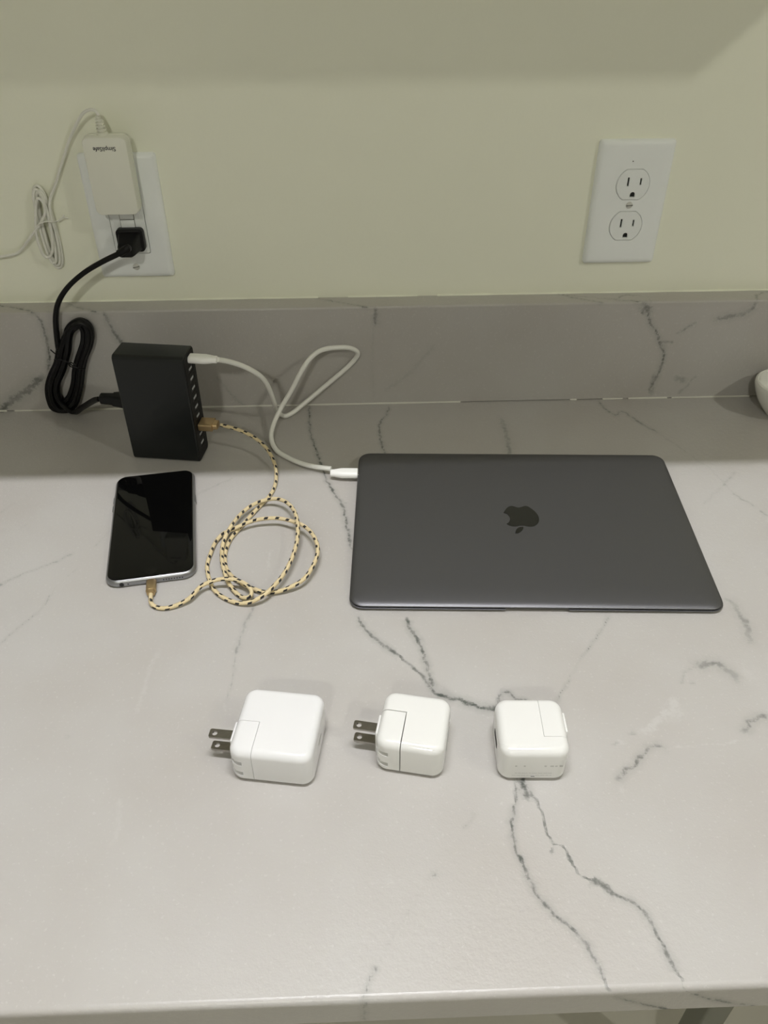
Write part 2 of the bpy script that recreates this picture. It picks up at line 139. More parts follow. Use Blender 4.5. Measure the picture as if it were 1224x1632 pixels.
ACORD=[(-0.2380,-0.0165,0.2846),(-0.2394,-0.0165,0.2881),(-0.2438,-0.0150,0.2891),(-0.2516,-0.0120,0.2858),(-0.2616,-0.0080,0.2750),(-0.2715,-0.0050,0.2616),(-0.2794,-0.0040,0.2483),(-0.2861,-0.0040,0.2365),(-0.2945,-0.0040,0.2217),(-0.3000,-0.0045,0.2132),(-0.3023,-0.0060,0.2061),(-0.3025,-0.0080,0.1948),(-0.3017,-0.0085,0.1864),(-0.3041,-0.0022,0.2056),(-0.3032,-0.0022,0.1946),(-0.3027,-0.0022,0.1826),(-0.3027,-0.0022,0.1708),(-0.3034,-0.0022,0.1602),(-0.3046,-0.0022,0.1521),(-0.3067,-0.0022,0.1472),(-0.3103,-0.0022,0.1459),(-0.3128,-0.0022,0.1489),(-0.3146,-0.0022,0.1556),(-0.3160,-0.0022,0.1653),(-0.3169,-0.0022,0.1768),(-0.3173,-0.0022,0.1889),(-0.3171,-0.0022,0.2004),(-0.3164,-0.0022,0.2103),(-0.3149,-0.0026,0.2178),(-0.3128,-0.0030,0.2223),(-0.3092,-0.0033,0.2236),(-0.3068,-0.0037,0.2210),(-0.3048,-0.0041,0.2151),(-0.3040,-0.0045,0.2032),(-0.3035,-0.0045,0.1932),(-0.3034,-0.0045,0.1823),(-0.3037,-0.0045,0.1716),(-0.3045,-0.0045,0.1621),(-0.3057,-0.0045,0.1548),(-0.3075,-0.0045,0.1505),(-0.3104,-0.0045,0.1495),(-0.3122,-0.0045,0.1523),(-0.3135,-0.0045,0.1585),(-0.3144,-0.0045,0.1673),(-0.3148,-0.0045,0.1777),(-0.3148,-0.0045,0.1886),(-0.3144,-0.0045,0.1991),(-0.3135,-0.0045,0.2080),(-0.3122,-0.0049,0.2148),(-0.3104,-0.0053,0.2188),(-0.3075,-0.0057,0.2198),(-0.3056,-0.0060,0.2174),(-0.3041,-0.0064,0.2119),(-0.3066,-0.0068,0.2053),(-0.3062,-0.0068,0.1953),(-0.3061,-0.0068,0.1845),(-0.3063,-0.0068,0.1738),(-0.3070,-0.0068,0.1644),(-0.3080,-0.0068,0.1572),(-0.3095,-0.0068,0.1530),(-0.3121,-0.0068,0.1521),(-0.3137,-0.0068,0.1549),(-0.3148,-0.0068,0.1611),(-0.3156,-0.0068,0.1698),(-0.3160,-0.0068,0.1802),(-0.3160,-0.0068,0.1911),(-0.3156,-0.0068,0.2015),(-0.3149,-0.0068,0.2103),(-0.3140,-0.0064,0.2168),(-0.3127,-0.0060,0.2205),(-0.3105,-0.0057,0.2213),(-0.3091,-0.0053,0.2186),(-0.3081,-0.0049,0.2128),(-0.3065,-0.0045,0.2027),(-0.3062,-0.0045,0.1934),(-0.3061,-0.0045,0.1834),(-0.3064,-0.0045,0.1736),(-0.3069,-0.0045,0.1649),(-0.3077,-0.0045,0.1584),(-0.3089,-0.0045,0.1546),(-0.3108,-0.0045,0.1538),(-0.3120,-0.0045,0.1565),(-0.3128,-0.0045,0.1622),(-0.3133,-0.0045,0.1703),(-0.3136,-0.0045,0.1799),(-0.3136,-0.0045,0.1900),(-0.3132,-0.0045,0.1995),(-0.3127,-0.0045,0.2077),(-0.3116,-0.0053,0.2140),(-0.3102,-0.0061,0.2177),(-0.3081,-0.0069,0.2186),(-0.3067,-0.0076,0.2164),(-0.3056,-0.0084,0.2114),(-0.3045,-0.0092,0.2014),(-0.3045,-0.0092,0.1935),(-0.3051,-0.0092,0.1849),(-0.3063,-0.0092,0.1764),(-0.3079,-0.0092,0.1690),(-0.3098,-0.0092,0.1633),(-0.3123,-0.0092,0.1599),(-0.3160,-0.0092,0.1591),(-0.3181,-0.0092,0.1613),(-0.3194,-0.0092,0.1660),(-0.3199,-0.0092,0.1729),(-0.3198,-0.0092,0.1810),(-0.3095,-0.0095,0.2143),(-0.3056,-0.0100,0.2109),(-0.3051,-0.0105,0.2052),(-0.3072,-0.0105,0.1993),(-0.3126,-0.0105,0.1921),(-0.3188,-0.0095,0.1858),(-0.3271,-0.0070,0.1777),(-0.3356,-0.0050,0.1690),(-0.3424,-0.0040,0.1630),(-0.3467,-0.0040,0.1609),(-0.3507,-0.0040,0.1600),(-0.3591,-0.0040,0.1588),(-0.3758,-0.0040,0.1546),(-0.4046,-0.0040,0.1421)]
ATIE=[(-0.3214,-0.0030,0.1854),(-0.3172,-0.0100,0.1890),(-0.3111,-0.0130,0.1929),(-0.3072,-0.0130,0.1941),(-0.3038,-0.0125,0.1940),(-0.3008,-0.0110,0.1930),(-0.2988,-0.0060,0.1922),(-0.2957,-0.0050,0.1937),(-0.2929,-0.0050,0.1951),(-0.2911,-0.0050,0.1951),(-0.2884,-0.0050,0.1942)]
ATIE2=[(-0.2929,-0.0050,0.1951),(-0.2915,-0.0050,0.1972)]
LOGO=[(0.1283,0.1108),(0.1302,0.1146),(0.1324,0.1181),(0.1348,0.1198),(0.1366,0.1201),(0.1392,0.1191),(0.1418,0.1180),(0.1445,0.1188),(0.1478,0.1202),(0.1500,0.1200),(0.1524,0.1176),(0.1547,0.1145),(0.1569,0.1103),(0.1580,0.1055),(0.1579,0.1014),(0.1566,0.0977),(0.1545,0.0949),(0.1521,0.0932),(0.1494,0.0927),(0.1468,0.0930),(0.1447,0.0937),(0.1426,0.0939),(0.1404,0.0938),(0.1377,0.0929),(0.1351,0.0928),(0.1325,0.0935),(0.1309,0.0945),(0.1295,0.0961),(0.1315,0.0980),(0.1326,0.1004),(0.1331,0.1038),(0.1325,0.1066),(0.1312,0.1090),(0.1298,0.1100)]
LEAF=[(0.1356,0.0838),(0.1364,0.0871),(0.1380,0.0901),(0.1402,0.0918),(0.1431,0.0923),(0.1432,0.0908),(0.1419,0.0878),(0.1399,0.0855),(0.1378,0.0839)]
# ------------------------------------------------------------------ helpers: materials
def new_mat(name):
    m = bpy.data.materials.new(name); m.use_nodes = True
    nt = m.node_tree
    return m, nt, nt.nodes['Principled BSDF']

def pmat(name, col, rough=0.5, metal=0.0, spec=0.5, bump=None, var=None, coat=0.0, trans=0.0):
    m, nt, b = new_mat(name)
    b.inputs['Base Color'].default_value = (*col, 1)
    b.inputs['Roughness'].default_value = rough
    b.inputs['Metallic'].default_value = metal
    b.inputs['Specular IOR Level'].default_value = spec
    b.inputs['Coat Weight'].default_value = coat
    tc = None
    if bump or var:
        tc = nt.nodes.new('ShaderNodeTexCoord')
    if var:      # (scale, amount): slight colour variation
        n = nt.nodes.new('ShaderNodeTexNoise'); n.inputs['Scale'].default_value = var[0]; n.inputs['Detail'].default_value = 4
        nt.links.new(tc.outputs['Object'], n.inputs['Vector'])
        r = nt.nodes.new('ShaderNodeMapRange')
        r.inputs[1].default_value = 0.3; r.inputs[2].default_value = 0.7
        r.inputs[3].default_value = 1 - var[1]; r.inputs[4].default_value = 1 + var[1]
        nt.links.new(n.outputs['Fac'], r.inputs[0])
        mx = nt.nodes.new('ShaderNodeVectorMath'); mx.operation = 'SCALE'
        mx.inputs[0].default_value = col
        nt.links.new(r.outputs[0], mx.inputs['Scale'])
        nt.links.new(mx.outputs[0], b.inputs['Base Color'])
    if bump:     # (scale, strength, distance)
        n = nt.nodes.new('ShaderNodeTexNoise'); n.inputs['Scale'].default_value = bump[0]; n.inputs['Detail'].default_value = 3
        nt.links.new(tc.outputs['Object'], n.inputs['Vector'])
        bp = nt.nodes.new('ShaderNodeBump'); bp.inputs['Strength'].default_value = bump[1]; bp.inputs['Distance'].default_value = bump[2]
        nt.links.new(n.outputs['Fac'], bp.inputs['Height'])
        nt.links.new(bp.outputs[0], b.inputs['Normal'])
    return m

def emat(name, col, strength):
    m, nt, b = new_mat(name)
    b.inputs['Base Color'].default_value = (0.9, 0.9, 0.9, 1)
    b.inputs['Emission Color'].default_value = (*col, 1)
    b.inputs['Emission Strength'].default_value = strength
    return m

def marble_mat():
    m, nt, b = new_mat('veined_quartz')
    L = nt.links.new
    N = nt.nodes.new
    tc = N('ShaderNodeTexCoord')
    def noise(scale, detail=4, rough=0.55):
        n = N('ShaderNodeTexNoise'); n.inputs['Scale'].default_value = scale
        n.inputs['Detail'].default_value = detail; n.inputs['Roughness'].default_value = rough
        L(tc.outputs['Object'], n.inputs['Vector']); return n.outputs['Fac']
    def attr(nm):
        a = N('ShaderNodeAttribute'); a.attribute_name = nm; return a.outputs['Fac']
    def mth(op, a, bb, c=None):
        x = N('ShaderNodeMath'); x.operation = op
        for i, v in enumerate((a, bb, c)):
            if v is None: continue
            if isinstance(v, (int, float)): x.inputs[i].default_value = v
            else: L(v, x.inputs[i])
        return x.outputs[0]
    def rng(v, a, b_, c, d, smooth=False):
        x = N('ShaderNodeMapRange'); L(v, x.inputs[0])
        if smooth: x.interpolation_type = 'SMOOTHSTEP'
        for i, t in enumerate((a, b_, c, d)): x.inputs[i + 1].default_value = t
        return x.outputs[0]
    def mix(f, a, b_):
        x = N('ShaderNodeMix'); x.data_type = 'RGBA'
        if isinstance(f, float): x.inputs[0].default_value = f
        else: L(f, x.inputs[0])
        for i, v in ((6, a), (7, b_)):
            if isinstance(v, tuple): x.inputs[i].default_value = (*v, 1)
            else: L(v, x.inputs[i])
        return x.outputs[2]
    d = attr('vein_d'); s = attr('vein_s')
    nf = noise(290, 4, 0.65); nm = noise(60, 3)
    d2 = mth('ADD', d, mth('MULTIPLY', mth('SUBTRACT', nf, 0.5), 3.6))
    core = mth('MULTIPLY', rng(d2, 0.1, 1.5, 1, 0, True), s)
    core = mth('MULTIPLY', core, rng(nm, 0.35, 0.65, 0.55, 1.15))
    halo = mth('MULTIPLY', mth('MULTIPLY', rng(d2, 0.5, 5.0, 1, 0, True), s), 0.22)
    dark = mth('MINIMUM', mth('ADD', core, halo), 1.0)
    wd_ = attr('white_d'); ws = attr('white_s')
    w2 = mth('ADD', wd_, mth('MULTIPLY', mth('SUBTRACT', nf, 0.5), 5.0))
    wh = mth('MULTIPLY', rng(w2, 0.0, 1.8, 1, 0, True), ws)
    base = mix(rng(noise(9, 3), 0.3, 0.7, 0.0, 1.0), (0.440, 0.418, 0.395), (0.475, 0.462, 0.446))
    base = mix(rng(noise(420, 2), 0.62, 0.72, 0.0, 0.35), base, (0.58, 0.57, 0.55))
    base = mix(wh, base, (0.60, 0.59, 0.575))
    col = mix(dark, base, (0.085, 0.095, 0.085))
    L(col, b.inputs['Base Color'])
    b.inputs['Roughness'].default_value = 0.34
    bp = N('ShaderNodeBump'); bp.inputs['Strength'].default_value = 0.22; bp.inputs['Distance'].default_value = 0.0012
    L(mth('ADD', noise(230, 3), mth('MULTIPLY', noise(700, 2), 0.4)), bp.inputs['Height'])
    L(bp.outputs[0], b.inputs['Normal'])
    return m

def braid_mat():
    m, nt, b = new_mat('gold_braid')
    L = nt.links.new; N = nt.nodes.new
    uv = N('ShaderNodeUVMap'); uv.uv_map = 'UVMap'
    sp = N('ShaderNodeSeparateXYZ'); L(uv.outputs[0], sp.inputs[0])
    def mth(op, a, bb=None):
        x = N('ShaderNodeMath'); x.operation = op
        for i, v in enumerate((a, bb)):
            if v is None: continue
            if isinstance(v, (int, float)): x.inputs[i].default_value = v
            else: L(v, x.inputs[i])
        return x.outputs[0]
    u, v = sp.outputs[0], sp.outputs[1]      # u: metres along the cord, v: turn 0..1
    row = mth('FLOOR', mth('MULTIPLY', v, 3.0))
    s = mth('ADD', mth('MULTIPLY', u, 1 / 0.0100), mth('MULTIPLY', row, 0.3333))
    s = mth('ADD', s, mth('MULTIPLY', mth('FRACT', mth('MULTIPLY', v, 3.0)), 0.18))
    fleck = mth('LESS_THAN', mth('FRACT', s), 0.33)
    odd = mth('LESS_THAN', mth('FRACT', mth('MULTIPLY', v, 3.0)), 0.66)
    mask = mth('MULTIPLY', fleck, odd)
    w1 = mth('SINE', mth('ADD', mth('MULTIPLY', u, 2 * math.pi / 0.0007), mth('MULTIPLY', v, 2 * math.pi * 6)))
    w2 = mth('SINE', mth('SUBTRACT', mth('MULTIPLY', u, 2 * math.pi / 0.0007), mth('MULTIPLY', v, 2 * math.pi * 6)))
    weave = mth('ADD', w1, w2)
    g = N('ShaderNodeMix'); g.data_type = 'RGBA'
    r = N('ShaderNodeMapRange'); L(weave, r.inputs[0]); r.inputs[1].default_value = -1.5; r.inputs[2].default_value = 1.5
    L(r.outputs[0], g.inputs[0])
    g.inputs[6].default_value = (0.60, 0.45, 0.22, 1); g.inputs[7].default_value = (0.87, 0.77, 0.51, 1)
    mx = N('ShaderNodeMix'); mx.data_type = 'RGBA'; L(mask, mx.inputs[0])
    L(g.outputs[2], mx.inputs[6]); mx.inputs[7].default_value = (0.012, 0.012, 0.016, 1)
    L(mx.outputs[2], b.inputs['Base Color'])
    b.inputs['Roughness'].default_value = 0.5
    bp = N('ShaderNodeBump'); bp.inputs['Strength'].default_value = 0.4; bp.inputs['Distance'].default_value = 0.0003
    L(weave, bp.inputs['Height']); L(bp.outputs[0], b.inputs['Normal'])
    return m

M = {}
M['wall'] = pmat('cream_wall_paint', (0.90, 0.91, 0.775), 0.6, bump=(180, 0.12, 0.001), var=(2.0, 0.012), spec=0.3)
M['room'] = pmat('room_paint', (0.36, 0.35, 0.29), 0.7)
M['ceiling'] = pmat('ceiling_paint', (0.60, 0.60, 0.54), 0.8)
M['floor'] = pmat('pale_floor', (0.54, 0.52, 0.47), 0.45, var=(6, 0.05))
M['marble'] = marble_mat()
M['caulk'] = pmat('caulk', (0.62, 0.61, 0.55), 0.5)
M['plate'] = pmat('white_nylon_plate', (0.90, 0.93, 0.93), 0.32, var=(40, 0.01))
M['face'] = pmat('white_receptacle', (0.87, 0.90, 0.90), 0.35)
M['slot'] = pmat('slot_dark', (0.006, 0.006, 0.006), 0.6)
M['screw'] = pmat('painted_screw', (0.62, 0.62, 0.58), 0.35)
M['adapter'] = pmat('adapter_white', (0.80, 0.805, 0.715), 0.42, bump=(900, 0.1, 0.0003))
M['cordwhite'] = pmat('white_cord', (0.80, 0.80, 0.74), 0.4)
M['ink'] = pmat('dark_ink', (0.03, 0.03, 0.04), 0.6)
M['faint_ink'] = pmat('faint_grey_ink', (0.46, 0.46, 0.44), 0.5)
M['blackrubber'] = pmat('black_rubber', (0.004, 0.004, 0.0045), 0.45, spec=0.25)
M['hub'] = pmat('charcoal_anodised', (0.0075, 0.0092, 0.0092), 0.42, metal=0.0, spec=0.38, bump=(2500, 0.05, 0.0002))
M['hubend'] = pmat('black_plastic', (0.004, 0.004, 0.0045), 0.5, spec=0.3)
M['tongue'] = pmat('port_tongue', (0.55, 0.56, 0.58), 0.4)
M['cable'] = pmat('white_cable', (0.84, 0.84, 0.80), 0.38)
M['cableplug'] = pmat('white_plug_plastic', (0.90, 0.90, 0.88), 0.28)
M['steel'] = pmat('nickel_blade', (0.36, 0.34, 0.31), 0.26, metal=1.0, var=(300, 0.08))
M['goldmetal'] = pmat('gold_aluminium', (0.55, 0.40, 0.22), 0.38, metal=0.85)
M['braid'] = braid_mat()
M['phonemetal'] = pmat('grey_aluminium', (0.33, 0.335, 0.35), 0.36, metal=0.9)
M['phoneglass'] = pmat('black_glass', (0.002, 0.002, 0.002), 0.03, spec=0.25)
M['phonehole'] = pmat('hole_dark', (0.01, 0.01, 0.01), 0.6)
M['laptop'] = pmat('space_grey_aluminium', (0.152, 0.152, 0.160), 0.47, metal=0.95, bump=(4000, 0.04, 0.0001))
M['laptopdark'] = pmat('hinge_dark', (0.02, 0.02, 0.02), 0.5)
M['logo'] = pmat('mirror_dark', (0.045, 0.045, 0.042), 0.14, metal=0.8)
M['charger'] = pmat('glossy_white_polycarbonate', (0.765, 0.765, 0.77), 0.11, spec=0.5)
M['charger_warm'] = pmat('glossy_warm_white_polycarbonate', (0.765, 0.765, 0.745), 0.11, spec=0.5)
M['portgrey'] = pmat('port_grey', (0.36, 0.36, 0.35), 0.5)
M['ceramic'] = pmat('white_glaze', (0.80, 0.80, 0.76), 0.12)
M['cabinet'] = pmat('white_cabinet_lacquer', (0.72, 0.71, 0.66), 0.4)
M['legpaint'] = pmat('grey_powder_coat', (0.22, 0.225, 0.19), 0.5)

# ------------------------------------------------------------------ helpers: objects
def mesh_obj(name, verts, faces, mat, parent=None, smooth=38, uvs=None):
    me = bpy.data.meshes.new(name)
    me.from_pydata([tuple(map(float, v)) for v in verts], [], faces)
    if uvs is not None:
        ul = me.uv_layers.new(name='UVMap')
        ul.data.foreach_set('uv', np.asarray(uvs, dtype=np.float32).ravel())
    me.validate(clean_customdata=False)
    bm = bmesh.new(); bm.from_mesh(me); bmesh.ops.recalc_face_normals(bm, faces=bm.faces); bm.to_mesh(me); bm.free()
    if smooth:
        me.polygons.foreach_set('use_smooth', [True] * len(me.polygons))
        me.set_sharp_from_angle(angle=math.radians(smooth))
    me.materials.append(mat)
    o = bpy.data.objects.new(name, me); COL.objects.link(o)
    if parent: o.parent = parent
    return o

def thing(name, label, cat, loc=(0, 0, 0), rz=0.0, group=None):
    o = bpy.data.objects.new(name, None); COL.objects.link(o)
    o.empty_display_size = 0.02
    o.location = loc; o.rotation_euler = (0, 0, rz)
    tag(o, label, cat, group); return o

def tag(o, label, cat, group=None):
    o['label'] = label; o['category'] = cat
    if group: o['group'] = group
    return o

def structure(o):
    o['kind'] = 'structure'; return o

class MB:
    """collects several closed pieces into one mesh"""
    def __init__(s): s.v = []; s.f = []
    def add(s, verts, faces, fn=None):
        k = len(s.v)
        s.v += [tuple(fn(*p)) if fn else tuple(p) for p in verts]
        s.f += [tuple(i + k for i in f) for f in faces]
        return s
    def build(s, name, mat, parent=None, smooth=38): return mesh_obj(name, s.v, s.f, mat, parent, smooth)

def loft(loops, cap0=True, cap1=True):
    n = len(loops[0]); v = [p for l in loops for p in l]; f = []
    for i in range(len(loops) - 1):
        for j in range(n):
            k = (j + 1) % n
            f.append((i * n + j, i * n + k, (i + 1) * n + k, (i + 1) * n + j))
    if cap0: f.append(tuple(range(n - 1, -1, -1)))
    if cap1: f.append(tuple((len(loops) - 1) * n + j for j in range(n)))
    return v, f

def rrect(w, d, r, z, k=6, cx=0, cy=0):
    r = max(1e-5, min(r, w / 2 - 1e-6, d / 2 - 1e-6)); pts = []
    for (sx, sy, a0) in ((1, 1, 0), (-1, 1, 90), (-1, -1, 180), (1, -1, 270)):
        for i in range(k + 1):
            a = math.radians(a0 + 90 * i / k)
            pts.append((cx + sx * (w / 2 - r) + r * math.cos(a), cy + sy * (d / 2 - r) + r * math.sin(a), z))
    return pts

def rbox(w, d, h, rc, re0, re1=None, k=6, ke=5, cx=0, cy=0, z0=0):
    """box with plan corner radius rc, bottom edge radius re0, top edge radius re1"""
    if re1 is None: re1 = re0
    L = []
    def ring(ins, z): L.append(rrect(w - 2 * ins, d - 2 * ins, max(rc - ins, 2e-4), z, k, cx, cy))
    if re0 > 0:
        for i in range(ke + 1):
            a = math.pi / 2 * i / ke
            ring(re0 * (1 - math.sin(a)), z0 + re0 * (1 - math.cos(a)))
    else: ring(0, z0)
    if re1 > 0:
        for i in range(ke + 1):
            a = math.pi / 2 * i / ke
            ring(re1 * (1 - math.cos(a)), z0 + h - re1 * (1 - math.sin(a)))
    else: ring(0, z0 + h)
    return loft(L)

def box(x0, x1, y0, y1, z0, z1):
    v = [(x, y, z) for z in (z0, z1) for y in (y0, y1) for x in (x0, x1)]
    return v, [(0, 2, 3, 1), (4, 5, 7, 6), (0, 1, 5, 4), (2, 6, 7, 3), (0, 4, 6, 2), (1, 3, 7, 5)]

def cyl(r, z0, z1, n=20, cx=0, cy=0, r1=None):
    r1 = r if r1 is None else r1
    c = lambda rr, z: [(cx + rr * math.cos(2 * math.pi * i / n), cy + rr * math.sin(2 * math.pi * i / n), z) for i in range(n)]
    return loft([c(r, z0), c(r1, z1)])

def lathe(prof, n=48):
    loops = [[(r * math.cos(2 * math.pi * i / n), r * math.sin(2 * math.pi * i / n), z) for i in range(n)] for r, z in prof]
    return loft(loops)

wallmap = lambda a, b, c: (a, -c, b)         # local (right, up, out of wall) -> world axes
xmap = lambda a, b, c: (c, a, b)             # extrude axis along +x : (y, z, x)

def catmull(P, step):
    P = np.asarray(P, float)
    P = np.vstack([2 * P[0] - P[1], P, 2 * P[-1] - P[-2]])
    out = []
    for i in range(1, len(P) - 2):
        p0, p1, p2, p3 = P[i - 1:i + 3]
        def tj(a, b): return max(np.linalg.norm(b - a), 1e-6) ** 0.5
        t0 = 0; t1 = t0 + tj(p0, p1); t2 = t1 + tj(p1, p2); t3 = t2 + tj(p2, p3)
        n = max(2, int(np.linalg.norm(p2 - p1) / step) + 1)
        for t in np.linspace(t1, t2, n, endpoint=False):
            A1 = (t1 - t) / (t1 - t0) * p0 + (t - t0) / (t1 - t0) * p1
            A2 = (t2 - t) / (t2 - t1) * p1 + (t - t1) / (t2 - t1) * p2
            A3 = (t3 - t) / (t3 - t2) * p2 + (t - t2) / (t3 - t2) * p3
            B1 = (t2 - t) / (t2 - t0) * A1 + (t - t0) / (t2 - t0) * A2
            B2 = (t3 - t) / (t3 - t1) * A2 + (t - t1) / (t3 - t1) * A3
            out.append((t2 - t) / (t2 - t1) * B1 + (t - t1) / (t2 - t1) * B2)
    out.append(P[-2])
    return np.array(out)

def tube(P, r, n=10, step=0.002, smooth_it=0, shape=None, base=(0, 0, 0)):
    """swept tube -> verts, faces, loop uvs (metres along, turn)"""
    C_ = catmull(P, step) - np.array(base)
    for _ in range(smooth_it):
        C_[1:-1] = C_[1:-1] * 0.5 + (C_[:-2] + C_[2:]) * 0.25
    Tn = np.gradient(C_, axis=0); Tn /= np.linalg.norm(Tn, axis=1)[:, None]
    up = np.array([0, 0, 1.0]) if abs(Tn[0][2]) < 0.9 else np.array([0, 1.0, 0])
    nrm = np.cross(Tn[0], up); nrm /= np.linalg.norm(nrm)
    S = np.concatenate([[0], np.cumsum(np.linalg.norm(np.diff(C_, axis=0), axis=1))])
    V = []; 
    for i in range(len(C_)):
        nrm = nrm - Tn[i] * (nrm @ Tn[i]); nrm /= np.linalg.norm(nrm)
        bn = np.cross(Tn[i], nrm)
        for j in range(n):
            a = 2 * math.pi * j / n
            rr = r if shape is None else r * shape(a)
            V.append(C_[i] + nrm * math.cos(a) * rr + bn * math.sin(a) * rr)
    F = []; U = []
    m = len(C_)
    for i in range(m - 1):
        for j in range(n):
            k = (j + 1) % n
            F.append((i * n + j, i * n + k, (i + 1) * n + k, (i + 1) * n + j))
            U += [(S[i], j / n), (S[i], (j + 1) / n), (S[i + 1], (j + 1) / n), (S[i + 1], j / n)]
    F.append(tuple(range(n - 1, -1, -1))); U += [(S[0], 0.5)] * n
    F.append(tuple((m - 1) * n + j for j in range(n))); U += [(S[-1], 0.5)] * n
    return V, F, U

def boolean(o, cutters, op='DIFFERENCE'):
    for v, f in cutters:
        me = bpy.data.meshes.new('cut'); me.from_pydata(v, [], f)
        bm = bmesh.new(); bm.from_mesh(me); bmesh.ops.recalc_face_normals(bm, faces=bm.faces); bm.to_mesh(me); bm.free()
        c = bpy.data.objects.new('cut', me); COL.objects.link(c)
        md = o.modifiers.new('b', 'BOOLEAN'); md.object = c; md.operation = op; md.solver = 'EXACT'
        dg = bpy.context.evaluated_depsgraph_get()
        # evaluate in the part's own frame
        par = o.parent; o.parent = None; dg.update()
        nm = bpy.data.meshes.new_from_object(o.evaluated_get(dg))
        o.modifiers.clear(); old = o.data; o.data = nm; o.parent = par
        nm.name = old.name
        bpy.data.meshes.remove(old); bpy.data.objects.remove(c); bpy.data.meshes.remove(me)
    nm = o.data
    nm.polygons.foreach_set('use_smooth', [True] * len(nm.polygons))
    nm.set_sharp_from_angle(angle=math.radians(35))
    return o

def text_mesh(name, body, size, mat, parent, fn, offset=0.0):
    cu = bpy.data.curves.new(name, 'FONT'); cu.body = body; cu.size = size; cu.offset = offset; cu.align_x = 'CENTER'; cu.align_y = 'CENTER'
    to = bpy.data.objects.new('tmp', cu); COL.objects.link(to)
    dg = bpy.context.evaluated_depsgraph_get(); dg.update()
    me = bpy.data.meshes.new_from_object(to.evaluated_get(dg))
    bpy.data.objects.remove(to)
    for v in me.vertices: v.co = fn(*v.co)
    me.name = name; me.materials.clear(); me.materials.append(mat)
    o = bpy.data.objects.new(name, me); COL.objects.link(o); o.parent = parent
    return o

# ------------------------------------------------------------------ the room
def slab(name, b, mat):
    v, f = box(*b); return structure(mesh_obj(name, v, f, mat, None, 0))
slab('wall_back', (XL, XR, 0.0, 0.1, FLOOR_Z, CEIL_Z), M['wall'])
slab('wall_left', (XL - 0.1, XL, YF, 0.1, FLOOR_Z, CEIL_Z), M['room'])
slab('wall_right', (XR, XR + 0.1, YF, 0.1, FLOOR_Z, CEIL_Z), M['room'])
slab('wall_front', (XL - 0.1, XR + 0.1, YF - 0.1, YF, FLOOR_Z, CEIL_Z), M['room'])
slab('floor', (XL - 0.1, XR + 0.1, YF - 0.1, 0.1, FLOOR_Z - 0.1, FLOOR_Z), M['floor'])
slab('ceiling', (XL - 0.1, XR + 0.1, YF - 0.1, 0.1, CEIL_Z, CEIL_Z + 0.1), M['ceiling'])

# ------------------------------------------------------------------ veined slabs (worktop and splash)
def vein_field(co):
    """distance (in half widths) and strength of the nearest dark and white vein at each vertex"""
    n = len(co)
    x, y, z = co.T
    wob = np.stack([np.sin(x * 410 + 3 * np.sin(y * 170)) + 0.6 * np.sin(y * 730 + z * 640 + 1.3),
                    np.sin(y * 390 + 2 * np.sin(x * 210)) + 0.6 * np.sin(x * 690 + 0.4),
                    np.sin(z * 400 + x * 330)], 1) * 0.00055
    q = co + wob
    D = [np.full(n, 60.0), np.full(n, 60.0)]; S = [np.zeros(n), np.zeros(n)]
    for pts, w, s, white in VEINS:
        P = catmull(pts, 0.004) if len(pts) > 2 else np.array(pts, float)
        hw = w * 0.0005 
        lo = P.min(0) - hw * 6 - 0.002; hi = P.max(0) + hw * 6 + 0.002
        idx = np.nonzero(np.all((q > lo) & (q < hi), axis=1))[0]
        if not len(idx): continue
        Q = q[idx]; best = np.full(len(idx), 1e9); tt = np.zeros(len(idx)); m = len(P) - 1
        for i in range(m):
            a, b = P[i], P[i + 1]; ab = b - a
            t = np.clip(((Q - a) @ ab) / (ab @ ab + 1e-12), 0, 1)
            d = np.linalg.norm(Q - a - t[:, None] * ab, axis=1)
            k = d < best; best[k] = d[k]; tt[k] = (i + t[k]) / m
        dd = best / hw
        fade = np.clip(np.minimum(tt, 1 - tt) * 9 + 0.45, 0, 1)
        cur = s * fade
        # keep the vein that shows most
        score_new = cur * np.clip(1.6 - dd, 0.001, 1); old = D[white][idx]; score_old = S[white][idx] * np.clip(1.6 - old, 0.001, 1)
        k = score_new > score_old
        D[white][idx[k]] = dd[k]; S[white][idx[k]] = cur[k]
    return D, S

def veined(name, prof, xs, closed_ends=True):
    """profile (y, z) swept along x with per-vertex vein attributes"""
    m = len(prof); nx = len(xs)
    co = np.zeros((nx, m, 3)); co[:, :, 0] = np.array(xs)[:, None]; co[:, :, 1:] = np.array(prof)[None]
    co = co.reshape(-1, 3)
    i = np.arange(nx - 1)[:, None] * m; j = np.arange(m)[None]; k = (j + 1) % m
    F = np.stack([i + j, i + m + j, i + m + k, i + k], -1).reshape(-1, 4)
    me = bpy.data.meshes.new(name)
    faces = F.tolist() + [tuple(range(m)), tuple((nx - 1) * m + t for t in range(m - 1, -1, -1))]
    me.from_pydata(co.tolist(), [], faces)
    D, S = vein_field(co)
    for nm, arr in (('vein_d', D[0]), ('vein_s', S[0]), ('white_d', D[1]), ('white_s', S[1])):
        a = me.attributes.new(nm, 'FLOAT', 'POINT'); a.data.foreach_set('value', arr.astype(np.float32))
    me.polygons.foreach_set('use_smooth', [True] * len(me.polygons))
    me.set_sharp_from_angle(angle=math.radians(40))
    me.materials.append(M['marble'])
    o = bpy.data.objects.new(name, me); COL.objects.link(o)
    return o

